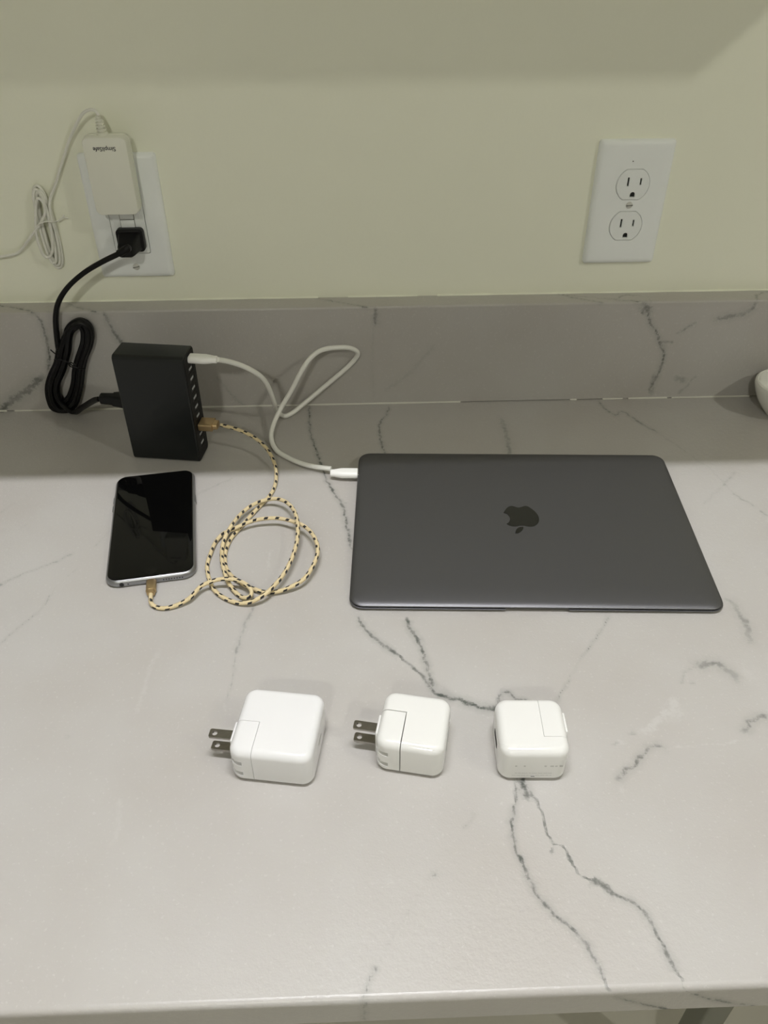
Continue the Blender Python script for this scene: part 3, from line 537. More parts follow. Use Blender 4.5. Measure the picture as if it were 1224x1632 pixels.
xs = [XL + 0.0005, -1.0, -0.7, -0.5] + list(np.arange(-0.43, 0.4401, 0.0016)) + [0.5, 0.7, 1.0, 1.2]
re = 0.0035
top = [(y, 0.0) for y in np.arange(-0.0005, -(CT_D - re), -0.0016)]
edge = [(-(CT_D - re) - re * math.sin(a), -re + re * math.cos(a)) for a in np.linspace(0, math.pi / 2, 6)]
front = [(-CT_D, z) for z in np.arange(-re - 0.002, -CT_TH + 0.002, -0.002)]
edge2 = [(-CT_D, -CT_TH + 0.0015), (-CT_D + 0.0015, -CT_TH), (-0.0005, -CT_TH)]
ct = veined('countertop', top + edge + front + edge2, xs)
tag(ct, 'pale quartz countertop with grey branching veins running along the wall', 'countertop')
rs = 0.002
fz = [(-SPL_T, z) for z in np.arange(0.0009, SPL_H - rs, 0.0018)]
er = [(-SPL_T + rs - rs * math.cos(a), SPL_H - rs + rs * math.sin(a)) for a in np.linspace(0, math.pi / 2, 5)]
tp = [(y, SPL_H) for y in np.arange(-SPL_T + rs + 0.002, -0.001, 0.002)]
sp_ = veined('backsplash', fz + er + tp + [(-0.0005, SPL_H), (-0.0005, 0.0009)], xs)
tag(sp_, 'low veined quartz backsplash standing against the cream wall', 'backsplash')
bead = MB()
segs = [(-1.0, -0.393), (-0.385, 0.087), (0.205, 0.212), (0.24, 0.262), (0.268, 0.31), (0.315, 0.40)]
for a, b in segs:
    n = max(2, int((b - a) / 0.02)); L = []
    for i in range(n + 1):
        x = a + (b - a) * i / n; r = 0.0013 + 0.0002 * math.sin(x * 90) + 0.0001 * math.sin(x * 333)
        L.append([(x, -SPL_T + 0.0004 - r * math.sin(t), 0.0001 + r * math.cos(t) * 1.1) for t in np.linspace(0, math.pi / 2, 5)] + [(x, -SPL_T + 0.0004, 0.0001)])
    bead.add(*loft(L))
bead.build('caulk_bead', M['caulk'], sp_)
bead = MB()
for a, b in ((-0.9, -0.06), (-0.03, 0.04), (0.06, 0.8)):
    n = max(2, int((b - a) / 0.01)); L = []
    for i in range(n + 1):
        x = a + (b - a) * i / n; r = 0.0012 + 0.0005 * math.sin(x * 37) * math.sin(x * 111)
        L.append([(x, -0.0002 - r * math.sin(t), SPL_H + r * math.cos(t)) for t in np.linspace(0, math.pi / 2, 4)] + [(x, -0.0002, SPL_H)])
    bead.add(*loft(L))
bead.build('caulk_bead', M['wall'], sp_)

# ------------------------------------------------------------------ worktop support leg seen below the front edge
t = thing('counter_leg', 'grey square metal leg standing under the countertop at lower right', 'leg', (0.387, -0.385, FLOOR_Z))
v, f = rbox(0.031, 0.031, -CT_TH - FLOOR_Z - 0.004 - 0.006, 0.003, 0.0005, k=3, ke=2, z0=0.006); mesh_obj('post', v, f, M['legpaint'], t)
v, f = rbox(0.06, 0.06, 0.006, 0.006, 0.001, k=3, ke=2); mesh_obj('foot_plate', v, f, M['legpaint'], t)
v, f = rbox(0.08, 0.08, 0.004, 0.006, 0.0008, k=3, ke=2, z0=-CT_TH - FLOOR_Z - 0.004); mesh_obj('top_plate', v, f, M['legpaint'], t)

# ------------------------------------------------------------------ wall cabinet above (casts the two cabinet shadows)
CAB_Z, CAB_X1, CAB_D = 0.60, 0.56, 0.33
t = thing('wall_cabinet', 'white wall cabinet hung above the countertop', 'cabinet', (0, 0, CAB_Z))
v, f = box(-1.36, CAB_X1, -CAB_D + 0.02, -0.0005, 0, 0.80); mesh_obj('body', v, f, M['cabinet'], t, 0)
for i in range(4):
    a = -1.36 + i * 0.48
    v, f = rbox(0.478, 0.80, 0.019, 0.001, 0.0008, k=2, ke=2)
    d_ = MB().add(v, f, lambda x, y, z, a=a: (a + 0.2405 + x, -CAB_D + 0.0195 - z, 0.4 + y)).build('door', M['cabinet'], t)
    hx = a + (0.44 if i % 2 == 0 else 0.04)
    v, f, u = tube([(hx, -CAB_D, 0.05), (hx, -CAB_D - 0.025, 0.052), (hx, -CAB_D - 0.03, 0.07), (hx, -CAB_D - 0.03, 0.15), (hx, -CAB_D - 0.025, 0.168), (hx, -CAB_D, 0.17)], 0.004, 8, 0.01)
    mesh_obj('handle', v, f, M['steel'], d_)

# ------------------------------------------------------------------ ceiling lamps
def tube_lamp():
    p = TUBE; x, y, z = p['loc']
    t = thing('ceiling_light', 'slim linear ceiling light above the counter edge', 'light', (x, y, CEIL_Z))
    v, f = box(-p['size'][0] / 2 - 0.02, p['size'][0] / 2 + 0.02, -0.045, 0.045, z - CEIL_Z + 0.012, 0.0); mesh_obj('housing', v, f, M['ceiling'], t, 0)
    v, f = box(-p['size'][0] / 2, p['size'][0] / 2, -p['size'][1] / 2, p['size'][1] / 2, z - CEIL_Z + 0.0109, z - CEIL_Z + 0.0119)
    mesh_obj('diffuser', v, f, emat('tube_glow', p['col'], p['power']), t, 0)
tube_lamp()
def down_light(p, label):
    x, y, z = p['loc']
    t = thing('downlight', label, 'light', (x, y, CEIL_Z))
    ring = [(p['r'] + 0.002, 0), (p['r'] + 0.02, 0), (p['r'] + 0.02, -0.006), (p['r'] + 0.002, -0.008), (p['r'] + 0.002, 0)]
    v, f = loft([[(q * math.cos(2 * math.pi * i / 32), q * math.sin(2 * math.pi * i / 32), zz) for i in range(32)] for q, zz in ring], False, False); mesh_obj('trim_ring', v, f, M['ceiling'], t)
    v, f = cyl(p['r'], -0.0045, -0.0035, 32); mesh_obj('lens', v, f, emat('spot_glow', p['col'], p['power']), t)
down_light(SPOT, 'round ceiling downlight to the right of the counter')
down_light(FILL_SPOT, 'unseen round fill light added to the ceiling behind the camera')

# ------------------------------------------------------------------ wall outlets
def cover_plate(parent, cut=None):
    W, Hh = 0.0699, 0.1143
    L = [rrect(W, Hh, 0.003, 0.0, 4), rrect(W, Hh, 0.003, 0.0025, 4), rrect(W - 0.0012, Hh - 0.0012, 0.003, 0.0038, 4),
         rrect(W - 0.005, Hh - 0.005, 0.0025, 0.0053, 4), rrect(W - 0.009, Hh - 0.009, 0.002, 0.0058, 4), rrect(W - 0.013, Hh - 0.013, 0.002, 0.0060, 4)]
    v, f = loft(L); v = [wallmap(*p) for p in v]
    o = mesh_obj('cover_plate', v, f, M['plate'], parent)
    if cut: boolean(o, cut)
    return o

def screw(parent, x, z, r=0.0031, slot_ang=4):
    v, f = lathe([(r, 0.0055), (r, 0.0062), (r * 0.85, 0.0069), (r * 0.5, 0.0073), (0.0002, 0.0074)], 20)
    s = mesh_obj('screw', [wallmap(a + x, b + z, c) for a, b, c in v], f, M['screw'], parent)
    ca, sa = math.cos(math.radians(slot_ang)), math.sin(math.radians(slot_ang))
    v, f = box(-r * 0.95, r * 0.95, -0.00035, 0.00035, 0.0066, 0.0076)
    mesh_obj('screw_slot', [wallmap(x + a * ca - b * sa, z + a * sa + b * ca, c) for a, b, c in v], f, pm_slot, s, 0)
    return s
pm_slot = pmat('screw_slot_shadow', (0.16, 0.16, 0.14), 0.6)

def recept_outline(w, h, z, n=10, inset=0.0):
    """duplex face: straight top and bottom, curved sides"""
    w -= 2 * inset; h -= 2 * inset
    R = w / 2; a0 = math.asin(min(1, (h / 2) / R)); pts = []
    for s in (1, -1):
        for i in range(n + 1):
            a = -a0 + 2 * a0 * i / n
            pts.append((s * R * math.cos(a), s * R * math.sin(a), z))
    return pts

# duplex outlet (right)
RX, RZ = 0.2371, 0.1997
t = thing('duplex_outlet', 'white two-socket duplex wall outlet with nothing plugged in', 'outlet', (RX, 0, RZ))
cuts = []
for dz in (0.0183, -0.0199):
    L = [recept_outline(0.0318, 0.0279, 0.003), recept_outline(0.0318, 0.0279, 0.008)]
    v, f = loft(L); cuts.append(([wallmap(a + 0.0008, b + dz, c) for a, b, c in v], f))
cover_plate(t, cuts)
for dz in (0.0183, -0.0199):
    L = [recept_outline(0.0310, 0.0271, 0.001), recept_outline(0.0310, 0.0271, 0.0062), recept_outline(0.0310, 0.0271, 0.0068, inset=0.0006)]
    v, f = loft(L)
    fo = mesh_obj('receptacle_face', [wallmap(a + 0.0008, b + dz, c) for a, b, c in v], f, M['face'], t)
    cs = []
    holes = []
    holes.append(box(-0.0049 - 0.0009, -0.0049 + 0.0009, -0.0012, 0.0068, 0.004, 0.008))
    holes.append(box(0.0068 - 0.0008, 0.0068 + 0.0008, -0.0002, 0.0060, 0.004, 0.008))
    g = [(0.0024 * math.cos(a), 0.0024 * math.sin(a)) for a in np.linspace(0, math.pi, 9)] + [(-0.0024, -0.0023), (0.0024, -0.0023)]
    holes.append(loft([[(0.001 + x, -0.0088 + y, z) for x, y in g] for z in (0.004, 0.008)]))
    for v, f in holes: cs.append(([wallmap(a + 0.0008, b + dz, c) for a, b, c in v], f))
    boolean(fo, cs)
    for nm, (v, f) in zip(('slot', 'slot', 'ground_hole'), holes):
        vv = [wallmap(a + 0.0008, b + dz, 0.0043 if c < 0.006 else 0.0049) for a, b, c in v]
        mesh_obj(nm, vv, f, M['slot'], fo, 0)
screw(t, 0.0008, -0.0004)
v, f = cyl(0.0005, 0.0059, 0.0063, 10); mesh_obj('pinhole', [wallmap(a - 0.0028, b + 0.0391, c) for a, b, c in v], f, M['slot'], t)

# GFCI outlet (left)
GX, GZ = -0.2337, 0.1935
t = thing('safety_outlet', 'white rectangular safety outlet with test buttons behind the plugged-in adapter', 'outlet', (GX, 0, GZ))
v, f = loft([rrect(0.0334, 0.0664, 0.002, 0.003, 4), rrect(0.0334, 0.0664, 0.002, 0.008, 4)])
cover_plate(t, [([wallmap(*p) for p in v], f)])
v, f = rbox(0.0322, 0.0652, 0.0066, 0.0018, 0.0, 0.0007, k=4, ke=3, z0=0.0005)
fo = mesh_obj('receptacle_face', [wallmap(*p) for p in v], f, M['face'], t)
v, f = rbox(0.0262, 0.0640, 0.0012, 0.0006, 0.0, 0.0004, k=3, ke=2, z0=0.0069)
mesh_obj('raised_panel', [wallmap(*p) for p in v], f, M['face'], t)
for nm, z in (('reset_button', 0.0042), ('test_button', -0.0042)):
    v, f = rbox(0.0125, 0.0074, 0.0026, 0.0004, 0.0, 0.0005, k=2, ke=2, z0=0.0069)
    mesh_obj(nm, [wallmap(a + 0.0005, b + z, c) for a, b, c in v], f, M['plate'], t)
v, f = box(-0.0063, 0.0073, -0.0085, 0.0085, 0.0079, 0.0083); mesh_obj('button_recess', [wallmap(*p) for p in v], f, pm_slot, t, 0)
for z in (0.0205, -0.0205):
    for x, h in ((-0.0058, 0.0036), (0.0058, 0.003)):
        v, f = box(x - 0.0008, x + 0.0008, z - h, z + h, 0.0076, 0.0083); mesh_obj('slot', [wallmap(*p) for p in v], f, M['slot'], t, 0)
for z in (-0.0462, 0.0462): screw(t, 0.0, z, 0.0033, 12)

# ------------------------------------------------------------------ plug-in power adapter and its white cord
t = thing('power_adapter', 'white plug-in power adapter with thin white cord in the left outlet', 'adapter', (-0.2354, 0, 0.2029))
AW, AH = 0.0395, 0.067
L = []
for ins, c in ((0.0030, 0.0085), (0.0012, 0.0089), (0.0006, 0.0102), (0.0002, 0.0165), (0.0, 0.0168), (0.0004, 0.0171), (0.0006, 0.0225), (0.0008, 0.0258), (0.0011, 0.0264), (0.0018, 0.0267)):
    L.append(rrect(AW - 2 * ins, AH - 2 * ins, 0.0052 - ins * 0.3, c, 6))
v, f = loft(L)
body = mesh_obj('body', [wallmap(a, b + AH / 2, c) for a, b, c in v], f, M['adapter'], t)
txt = text_mesh('printed_name', 'SimpliSafe', 0.0049, M['ink'], t, lambda x, y, z: wallmap(-x - 0.0005, -y + 0.0572, 0.02675), offset=0.00009)
txt['label'] = 'small dark upside-down printed name'
# strain relief on the top side
prof = [(0.0050, 0.0), (0.0050, 0.0018)]
z = 0.0018
for i in range(5):
    r = 0.0047 - 0.0004 * i
    prof += [(r, z), (r, z + 0.0013), (r - 0.0016, z + 0.0013), (r - 0.0016, z + 0.0025)]; z += 0.0025
prof += [(0.0024, z), (0.0022, z + 0.001), (0.0013, z + 0.0012)]
v, f = lathe(prof, 20)
mesh_obj('strain_relief', [(a - 0.0023 - c * 0.06, -0.0165 + b, c + AH - 0.0012) for a, b, c in v], f, M['adapter'], t)
for x in (-0.0058, 0.0058):
    v, f = box(x - 0.0007, x + 0.0007, -0.0090, -0.0040, 0.007, 0.013); mesh_obj('prong', v, f, M['steel'], t, 0)
base = (-0.2354, 0, 0.2029)
v, f, u = tube(ACORD + [(-0.56, -0.004, 0.128), (-0.75, -0.005, 0.1122), (-1.0, -0.008, 0.1119), (-1.4, -0.008, 0.1119)], 0.00135, 8, 0.0015, 2, base=base); mesh_obj('cord', v, f, M['cordwhite'], t)
tie = MB()
for P in (ATIE, ATIE2):
    v, f, u = tube(P, 0.0006, 6, 0.0015, base=base); tie.add(v, f)
tie.build('twist_tie', M['cordwhite'], t)

# ------------------------------------------------------------------ black power cord (wall plug, coil, connector)
bb = (-0.232, 0, 0.176)
t = thing('power_cable', 'coiled black power cord from the left outlet to the charging hub', 'power cord', bb)
v, f = rbox(0.0250, 0.0212, 0.0085, 0.0035, 0.0006, 0.0016, k=5, ke=3, z0=0.0083)
pl = mesh_obj('plug', [wallmap(a, b, c) for a, b, c in v], f, M['blackrubber'], t)
L = []
for w, h, c, dz, dx in ((0.0205, 0.0165, 0.0165, -0.0005, 0), (0.0195, 0.0155, 0.0205, -0.001, 0), (0.0192, 0.0150, 0.0210, -0.001, 0), (0.0170, 0.0135, 0.0260, -0.002, -0.0005), (0.0150, 0.0125, 0.0300, -0.003, -0.001), (0.0132, 0.0115, 0.0335, -0.0035, -0.0015), (0.0110, 0.0095, 0.0350, -0.0036, -0.0016)):
    L.append(rrect(w, h, 0.0025, c, 4, cx=dx, cy=dz))
v, f = loft(L); mesh_obj('plug_body', [wallmap(*p) for p in v], f, M['blackrubber'], t)
v, f, u = tube([(-0.001, -0.029, -0.0030)] + [tuple(np.array(BCORD[k]) - np.array(bb)) for k in (0, 1)], 0.0036, 10, 0.002); mesh_obj('strain_relief', v, f, M['blackrubber'], t)
twin = lambda a: 1.08 * abs(math.cos(a)) ** 1.4 + 0.80 * abs(math.sin(a)) ** 1.2
v, f, u = tube(BCORD, 0.00255, 14, 0.002, 3, base=bb, shape=twin)
v = [(x, min(y, -0.0003 - (SPL_T if z + bb[2] < SPL_H + 0.001 else 0.0)), max(z, 0.0004 - bb[2])) for x, y, z in v]
mesh_obj('cord', v, f, M['blackrubber'], t)
tie = MB()
for P in (BTIE, BTIE2, BTIE3):
    v, f, u = tube(P, 0.0006, 6, 0.0015, base=bb); tie.add(v, f)
tie.build('twist_tie', M['blackrubber'], t)
# moulded connector entering the hub's side (hub frame: rotation HTH)
HX, HY, HTH, HW, HD, HH = -0.206, -0.1096, -0.1461, 0.0658, 0.0296, 0.1109
ch, sh = math.cos(HTH), math.sin(HTH)
hubw = lambda x, y, z: (HX + ch * x - sh * y, HY + sh * x + ch * y, z)
L = []
for x, w, h in ((-0.0600, 0.0065, 0.0070), (-0.0590, 0.0085, 0.0098), (-0.0470, 0.0095, 0.0105), (-0.0468, 0.0120, 0.0112), (-0.0340, 0.0165, 0.0125), (-0.0325, 0.0165, 0.0125)):
    L.append([(x, a, 0.0570 + b) for a, b, c in rrect(w, h, 0.003, 0, 4)])
v, f = loft(L)
mesh_obj('connector', [tuple(np.array(hubw(*p)) - np.array(bb)) for p in v], f, M['blackrubber'], t)

# ------------------------------------------------------------------ charging hub
t = thing('charging_hub', 'charcoal multi-port USB charging hub standing upright by the backsplash', 'charger', (HX, HY, 0), HTH)
re_h = 0.0045
L = []
for x, ins in ((-HW / 2, 0.0009), (-HW / 2 + 0.0009, 0.0), (HW / 2 - 0.0009, 0.0), (HW / 2, 0.0008)):
    L.append([(x, a, HH / 2 + b) for a, b, c in rrect(HD - 2 * ins, HH - 2 * ins, re_h - ins, 0, 6)])
v, f = loft(L); mesh_obj('shell', v, f, M['hub'], t)
for sx, nm in ((1, 'port_panel'), (-1, 'end_panel')):
    L = [[(sx * x, a, HH / 2 + b) for a, b, c in rrect(HD - 0.0032, HH - 0.0032, re_h - 0.0016, 0, 6)] for x in (HW / 2 - 0.002, HW / 2 + 0.0003)]
    v, f = loft(L); pn = mesh_obj(nm, v, f, M['hubend'], t)
    if sx == 1: panel = pn
cuts = []; ports = []
PZ = [0.1042] + [0.0935 - i * 0.00985 for i in range(9)]
for i, z in enumerate(PZ):
    w, h = (0.0088, 0.0030) if i == 0 else (0.0130, 0.0058)
    L = [[(x, a, z + b) for a, b, c in rrect(w, h, 0.0014 if i == 0 else 0.0004, 0, 3)] for x in (HW / 2 - 0.0012, HW / 2 + 0.001)]
    cuts.append(loft(L)); ports.append((z, w, h))
boolean(panel, cuts)
for i, (z, w, h) in enumerate(ports):
    L = [[(x, a, z + b) for a, b, c in rrect(w - 0.0004, h - 0.0004, 0.0013 if i == 0 else 0.0004, 0, 3)] for x in (HW / 2 - 0.0019, HW / 2 - 0.0009)]
    v, f = loft(L); po = mesh_obj('port', v, f, M['slot'], t, 0)
    if i:
        v, f = box(HW / 2 - 0.001, HW / 2 + 0.0004, -w / 2 + 0.0030, w / 2 - 0.0030, z - 0.0002, z + 0.0015)
        mesh_obj('tongue', v, f, M['tongue'], po, 0)

# ------------------------------------------------------------------ white USB-C cable hub -> laptop
wb = (-0.10, -0.10, 0.0)
t = thing('white_cable', 'smooth white USB-C cable looping from the charging hub to the laptop', 'cable', wb)
v, f, u = tube(WCABLE, 0.0024, 12, 0.002, 4, base=wb); mesh_obj('cord', v, f, M['cable'], t)
def plug_c(fn, name='plug'):
    # along +x from the face outwards: 0 .. 0.026
    L = [[(x, a, b) for a, b, c in rrect(w, h, r, 0, 6)] for x, w, h, r in
         ((0.0004, 0.0106, 0.0058, 0.0028), (0.0009, 0.0116, 0.0068, 0.0033), (0.0150, 0.0116, 0.0068, 0.0033), (0.0185, 0.0100, 0.0066, 0.0032), (0.0225, 0.0078, 0.0062, 0.003), (0.0254, 0.0074, 0.0062, 0.003), (0.0260, 0.0066, 0.0054, 0.0026))]
    v, f = loft(L)
    p = mesh_obj(name, [tuple(np.array(fn(*q)) - np.array(wb)) for q in v], f, M['cableplug'], t)
    v, f = rbox(0.0078, 0.0024, 0.004, 0.0011, 0.0, k=4, z0=-0.0025)
    mesh_obj('metal_tip', [tuple(np.array(fn(c, a, b)) - np.array(wb)) for a, b, c in v], f, M['steel'], p)
plug_c(lambda x, y, z: hubw(HW / 2 + 0.0003 + x, y, 0.1042 + z))
LX, LY, LTH, LW, LD = -0.03181, -0.33391, -0.0502, 0.28735, 0.2013
cl, sl = math.cos(LTH), math.sin(LTH)
lapw = lambda x, y, z: (LX + cl * x - sl * y, LY + sl * x + cl * y, z)
plug_c(lambda x, y, z: lapw(-0.0004 - x, 0.1733 - y, 0.0064 + z))

# ------------------------------------------------------------------ gold braided cable hub -> phone
gb = (-0.14, -0.25, 0.0)
t = thing('braided_cable', 'gold braided cable with black flecks looping from the hub to the phone', 'cable', gb)
v, f, u = tube(GOLD, 0.0017, 12, 0.0015, 6, base=gb)
v = [(x, y, max(z, 0.0002)) for x, y, z in v]
mesh_obj('cord', v, f, M['braid'], t, uvs=u)
# USB-A end at the hub
L = [[(x, a, b) for a, b, c in rrect(w, h, r, 0, 5)] for x, w, h, r in
     ((0.0006, 0.0142, 0.0066, 0.0012), (0.0010, 0.0150, 0.0074, 0.0016), (0.0138, 0.0150, 0.0074, 0.0016), (0.0140, 0.0112, 0.0070, 0.003), (0.0178, 0.0108, 0.0066, 0.003), (0.0182, 0.0092, 0.0056, 0.0026))]
v, f = loft(L)
GZP = PZ[7]
p = mesh_obj('usb_plug', [tuple(np.array(hubw(HW / 2 + 0.0003 + x, y, GZP + z + 0.0006)) - np.array(gb)) for x, y, z in v], f, M['goldmetal'], t)
# phone end
PHX, PHY, PHT, PHW, PHL = -0.2012, -0.2262, 0.1544, 0.0715, 0.1474
cp, spn = math.cos(PHT), math.sin(PHT)
phw = lambda x, y, z: (PHX + cp * x - spn * y, PHY + spn * x + cp * y, z)
PCX = 0.0003
L = [[(a, -PHL / 2 - s, b) for a, b, c in rrect(w, h, r, 0, 5)] for s, w, h, r in
     ((0.0003, 0.0074, 0.0050, 0.0020), (0.0007, 0.0080, 0.0056, 0.0024), (0.0118, 0.0080, 0.0056, 0.0024), (0.0120, 0.0066, 0.0052, 0.0024), (0.0150, 0.0064, 0.0050, 0.0024), (0.0153, 0.0052, 0.0042, 0.002))]
v, f = loft(L)
p = mesh_obj('phone_plug', [tuple(np.array(phw(PCX + x, y, 0.0037 + z)) - np.array(gb)) for x, y, z in v], f, M['goldmetal'], t)

# ------------------------------------------------------------------ phone
t = thing('phone', 'grey metal smartphone lying face up with a black screen', 'phone', (PHX, PHY, 0), PHT)
RC = 0.0105
L = []
h = 0.0071
for i in range(9):
    a = math.pi * i / 8
    ins = 0.0035 * (1 - math.sin(a)); z = h / 2 - (h / 2) * math.cos(a)
    L.append(rrect(PHW - 2 * ins * 0.8, PHL - 2 * ins * 0.8, RC - ins * 0.8, z, 8))
v, f = loft(L); fr = mesh_obj('frame', v, f, M['phonemetal'], t)
L = [rrect(PHW - 0.0046, PHL - 0.0046, RC - 0.0022, 0.0066, 8), rrect(PHW - 0.0040, PHL - 0.0040, RC - 0.002, 0.0072, 8), rrect(PHW - 0.0046, PHL - 0.0046, RC - 0.0024, 0.00745, 8), rrect(PHW - 0.0060, PHL - 0.0060, RC - 0.003, 0.00755, 8)]
v, f = loft(L); sc_ = mesh_obj('screen', v, f, M['phoneglass'], t)
v, f = lathe([(0.0050, 0.00756), (0.0054, 0.00764), (0.0050, 0.00760)], 28); mesh_obj('home_button', [(a, b - PHL / 2 + 0.0095, c) for a, b, c in v], f, M['phoneglass'], t)
def edge_hole(nm, x, r, z=0.0036):
    v, f = cyl(r, -0.0006, 0.0006, 16)
    return mesh_obj(nm, [(x + a, -PHL / 2 + 0.0003 - c * 0.5 - 0.0001, z + b) for a, b, c in v], f, M['phonehole'], t)
edge_hole('headphone_jack', -0.0228, 0.0018)
edge_hole('microphone_hole', -0.0178, 0.0006)
for i in range(8): edge_hole('speaker_hole', 0.0098 + i * 0.0021, 0.0006)
v, f = rbox(0.0011, 0.0095, 0.0026, 0.0005, 0.0004, k=3, ke=2, z0=0.0024); mesh_obj('side_button', [(a + PHW / 2 + 0.0001, b + 0.030, c) for a, b, c in v], f, M['phonemetal'], t)
for y in (0.040, 0.052): 
    v, f = rbox(0.0011, 0.0075, 0.0024, 0.0005, 0.0004, k=3, ke=2, z0=0.0024); mesh_obj('volume_button', [(a - PHW / 2 - 0.0001, b + y - 0.012, c) for a, b, c in v], f, M['phonemetal'], t)

# ------------------------------------------------------------------ laptop
t = thing('laptop', 'closed dark grey laptop with an apple-shaped logo on its lid', 'laptop', (LX, LY, 0), LTH)
zf, zb = 0.0066, 0.0122
slope = (zb - zf) / LD
lid_t = 0.0030
L = []
crown = lambda q: -0.0013 * max(0.0, 1 - q / 0.0215) ** 2.2 - 0.0009 * max(0.0, 1 - q / 0.0036) ** 2
for ins, dz in [(0.0016, -lid_t), (0.0004, -lid_t + 0.0002), (0.0, -lid_t + 0.0004), (0.0, crown(0) - 0.0001)] + [(q, crown(q)) for q in (0.0003, 0.001, 0.002, 0.0035, 0.0055, 0.008, 0.011, 0.0145, 0.0195)]:
    L.append([(a, b, zf + slope * b + dz) for a, b, c in rrect(LW - 2 * ins, LD - 2 * ins, max(0.0105 - ins * 0.6, 0.003), 0, 8, LW / 2, LD / 2)])
v, f = loft(L); lid = mesh_obj('lid', v, f, M['laptop'], t, 50)
# base: wedge tapering below
L = []
for ins, tt in ((0.0130, 0.0), (0.0060, 0.18), (0.0018, 0.50), (0.0003, 0.74), (-0.0005, 0.82), (-0.0007, 0.90), (-0.0003, 0.97), (0.0006, 1.0)):
    loop = []
    for a, b, c in rrect(LW - 2 * ins, LD - 2 * ins, 0.0105 - ins * 0.3, 0, 8, LW / 2, LD / 2):
        ztop = zf + slope * b - lid_t - 0.0007
        zbot = 0.0012
        loop.append((a, b, zbot + (ztop - zbot) * tt))
    L.append(loop)
v, f = loft(L); base_o = mesh_obj('base', v, f, M['laptop'], t, 50)
cut = [box(0.1195, 0.1680, -0.004, 0.0035, zf - lid_t - 0.0019, zf - lid_t + 0.0008)]
boolean(base_o, cut)
L = [[(a, b, zf + slope * b - lid_t + dz) for a, b, c in rrect(LW - 0.004, LD - 0.004, 0.0095, 0, 8, LW / 2, LD / 2)] for dz in (-0.0010, 0.0003)]
v, f = loft(L); mesh_obj('gasket', v, f, M['laptopdark'], t)
for fx, fy in ((0.03, 0.03), (LW - 0.03, 0.03), (0.03, LD - 0.03), (LW - 0.03, LD - 0.03)):
    v, f = lathe([(0.006, 0.0), (0.0068, 0.0004), (0.0062, 0.0017)], 20); mesh_obj('foot', [(a + fx, b + fy, c) for a, b, c in v], f, M['laptopdark'], t)
def flat_logo(name, pts, parent):
    P = np.array([(x, y, 0) for x, y in pts])
    loops = [[(x, y, zf + slope * y + dz) for x, y, _ in P] for dz in (-0.0004, 0.00022)]
    v, f = loft(loops); return mesh_obj(name, v, f, M['logo'], parent, 30)
def refine(pts, sharp):
    """catmull resample of a closed outline, keeping the listed corner indices sharp"""
    n = len(pts); out = []
    idx = sorted(sharp) if sharp else []
    if not idx:
        P = np.array([(x, y, 0) for x, y in pts + pts[:3]]); return [tuple(p[:2]) for p in catmull(np.vstack([P[0:1], P]), 0.0006)[1:]]
    for a, b in zip(idx, idx[1:] + [idx[0] + n]):
        seg = [pts[i % n] for i in range(a, b + 1)]
        c = catmull(np.array([(x, y, 0) for x, y in seg]), 0.0006)
        out += [tuple(p[:2]) for p in c[:-1]]
    return out
lg = flat_logo('logo', refine(list(LOGO), [0, 27]), lid)
lf = flat_logo('logo_leaf', refine(list(LEAF), [0, 4]), lg)

# ------------------------------------------------------------------ the three white wall chargers
def blade(parent, x0, x1, w, zc, yc, hole_x):
    th = 0.0015
    n = 32; hr = 0.0017; outer = []; inner = []
    hw = w / 2; rc = 0.0012
    for i in range(n):
        a = 2 * math.pi * i / n; ca, sa = math.cos(a), math.sin(a)
        tx = ((x1 - hole_x) / ca if ca > 1e-9 else (x0 - hole_x) / ca if ca < -1e-9 else 1e9)
        ty = (hw / abs(sa)) if abs(sa) > 1e-9 else 1e9
        r = min(tx, ty); px, py = hole_x + r * ca, r * sa
        # soften the two tip corners
        if px < x0 + rc and abs(py) > hw - rc:
            d = math.hypot(px - (x0 + rc), abs(py) - (hw - rc))
            if d > rc:
                px = x0 + rc + (px - x0 - rc) * rc / d; py = math.copysign(hw - rc + (abs(py) - hw + rc) * rc / d, py)
        outer.append((px, py)); inner.append((hole_x + hr * ca, hr * sa))
    # add the square base corners explicitly by snapping the nearest points
    for s in (1, -1):
        j = min(range(n), key=lambda i: (outer[i][0] - x1) ** 2 + (outer[i][1] - s * hw) ** 2); outer[j] = (x1, s * hw)
    loops = [[(x, yc + y, zc + z) for x, y in o] for o, z in ((outer, -th / 2), (outer, th / 2), (inner, th / 2), (inner, -th / 2))]
    v = [p for l in loops for p in l]; f = []
    for i in range(4):
        for j in range(n):
            k = (j + 1) % n; i2 = (i + 1) % 4
            f.append((i * n + j, i * n + k, i2 * n + k, i2 * n + j))
    return mesh_obj('prong', v, f, M['steel'], parent, 30)

def bisect_keep(verts, faces, planes):
    bm = bmesh.new()
    vs = [bm.verts.new(p) for p in verts]
    for f in faces: bm.faces.new([vs[i] for i in f])
    bmesh.ops.recalc_face_normals(bm, faces=bm.faces)
    for co, no in planes:      # removes the side the normal points to
        r = bmesh.ops.bisect_plane(bm, geom=bm.verts[:] + bm.edges[:] + bm.faces[:], plane_co=co, plane_no=no, clear_outer=True)
        ed = [e for e in r['geom_cut'] if isinstance(e, bmesh.types.BMEdge)]
        if ed: bmesh.ops.contextual_create(bm, geom=ed)
    bm.verts.index_update()
    v = [tuple(p.co) for p in bm.verts]; f = [tuple(p.index for p in q.verts) for q in bm.faces]
    bm.free(); return v, f

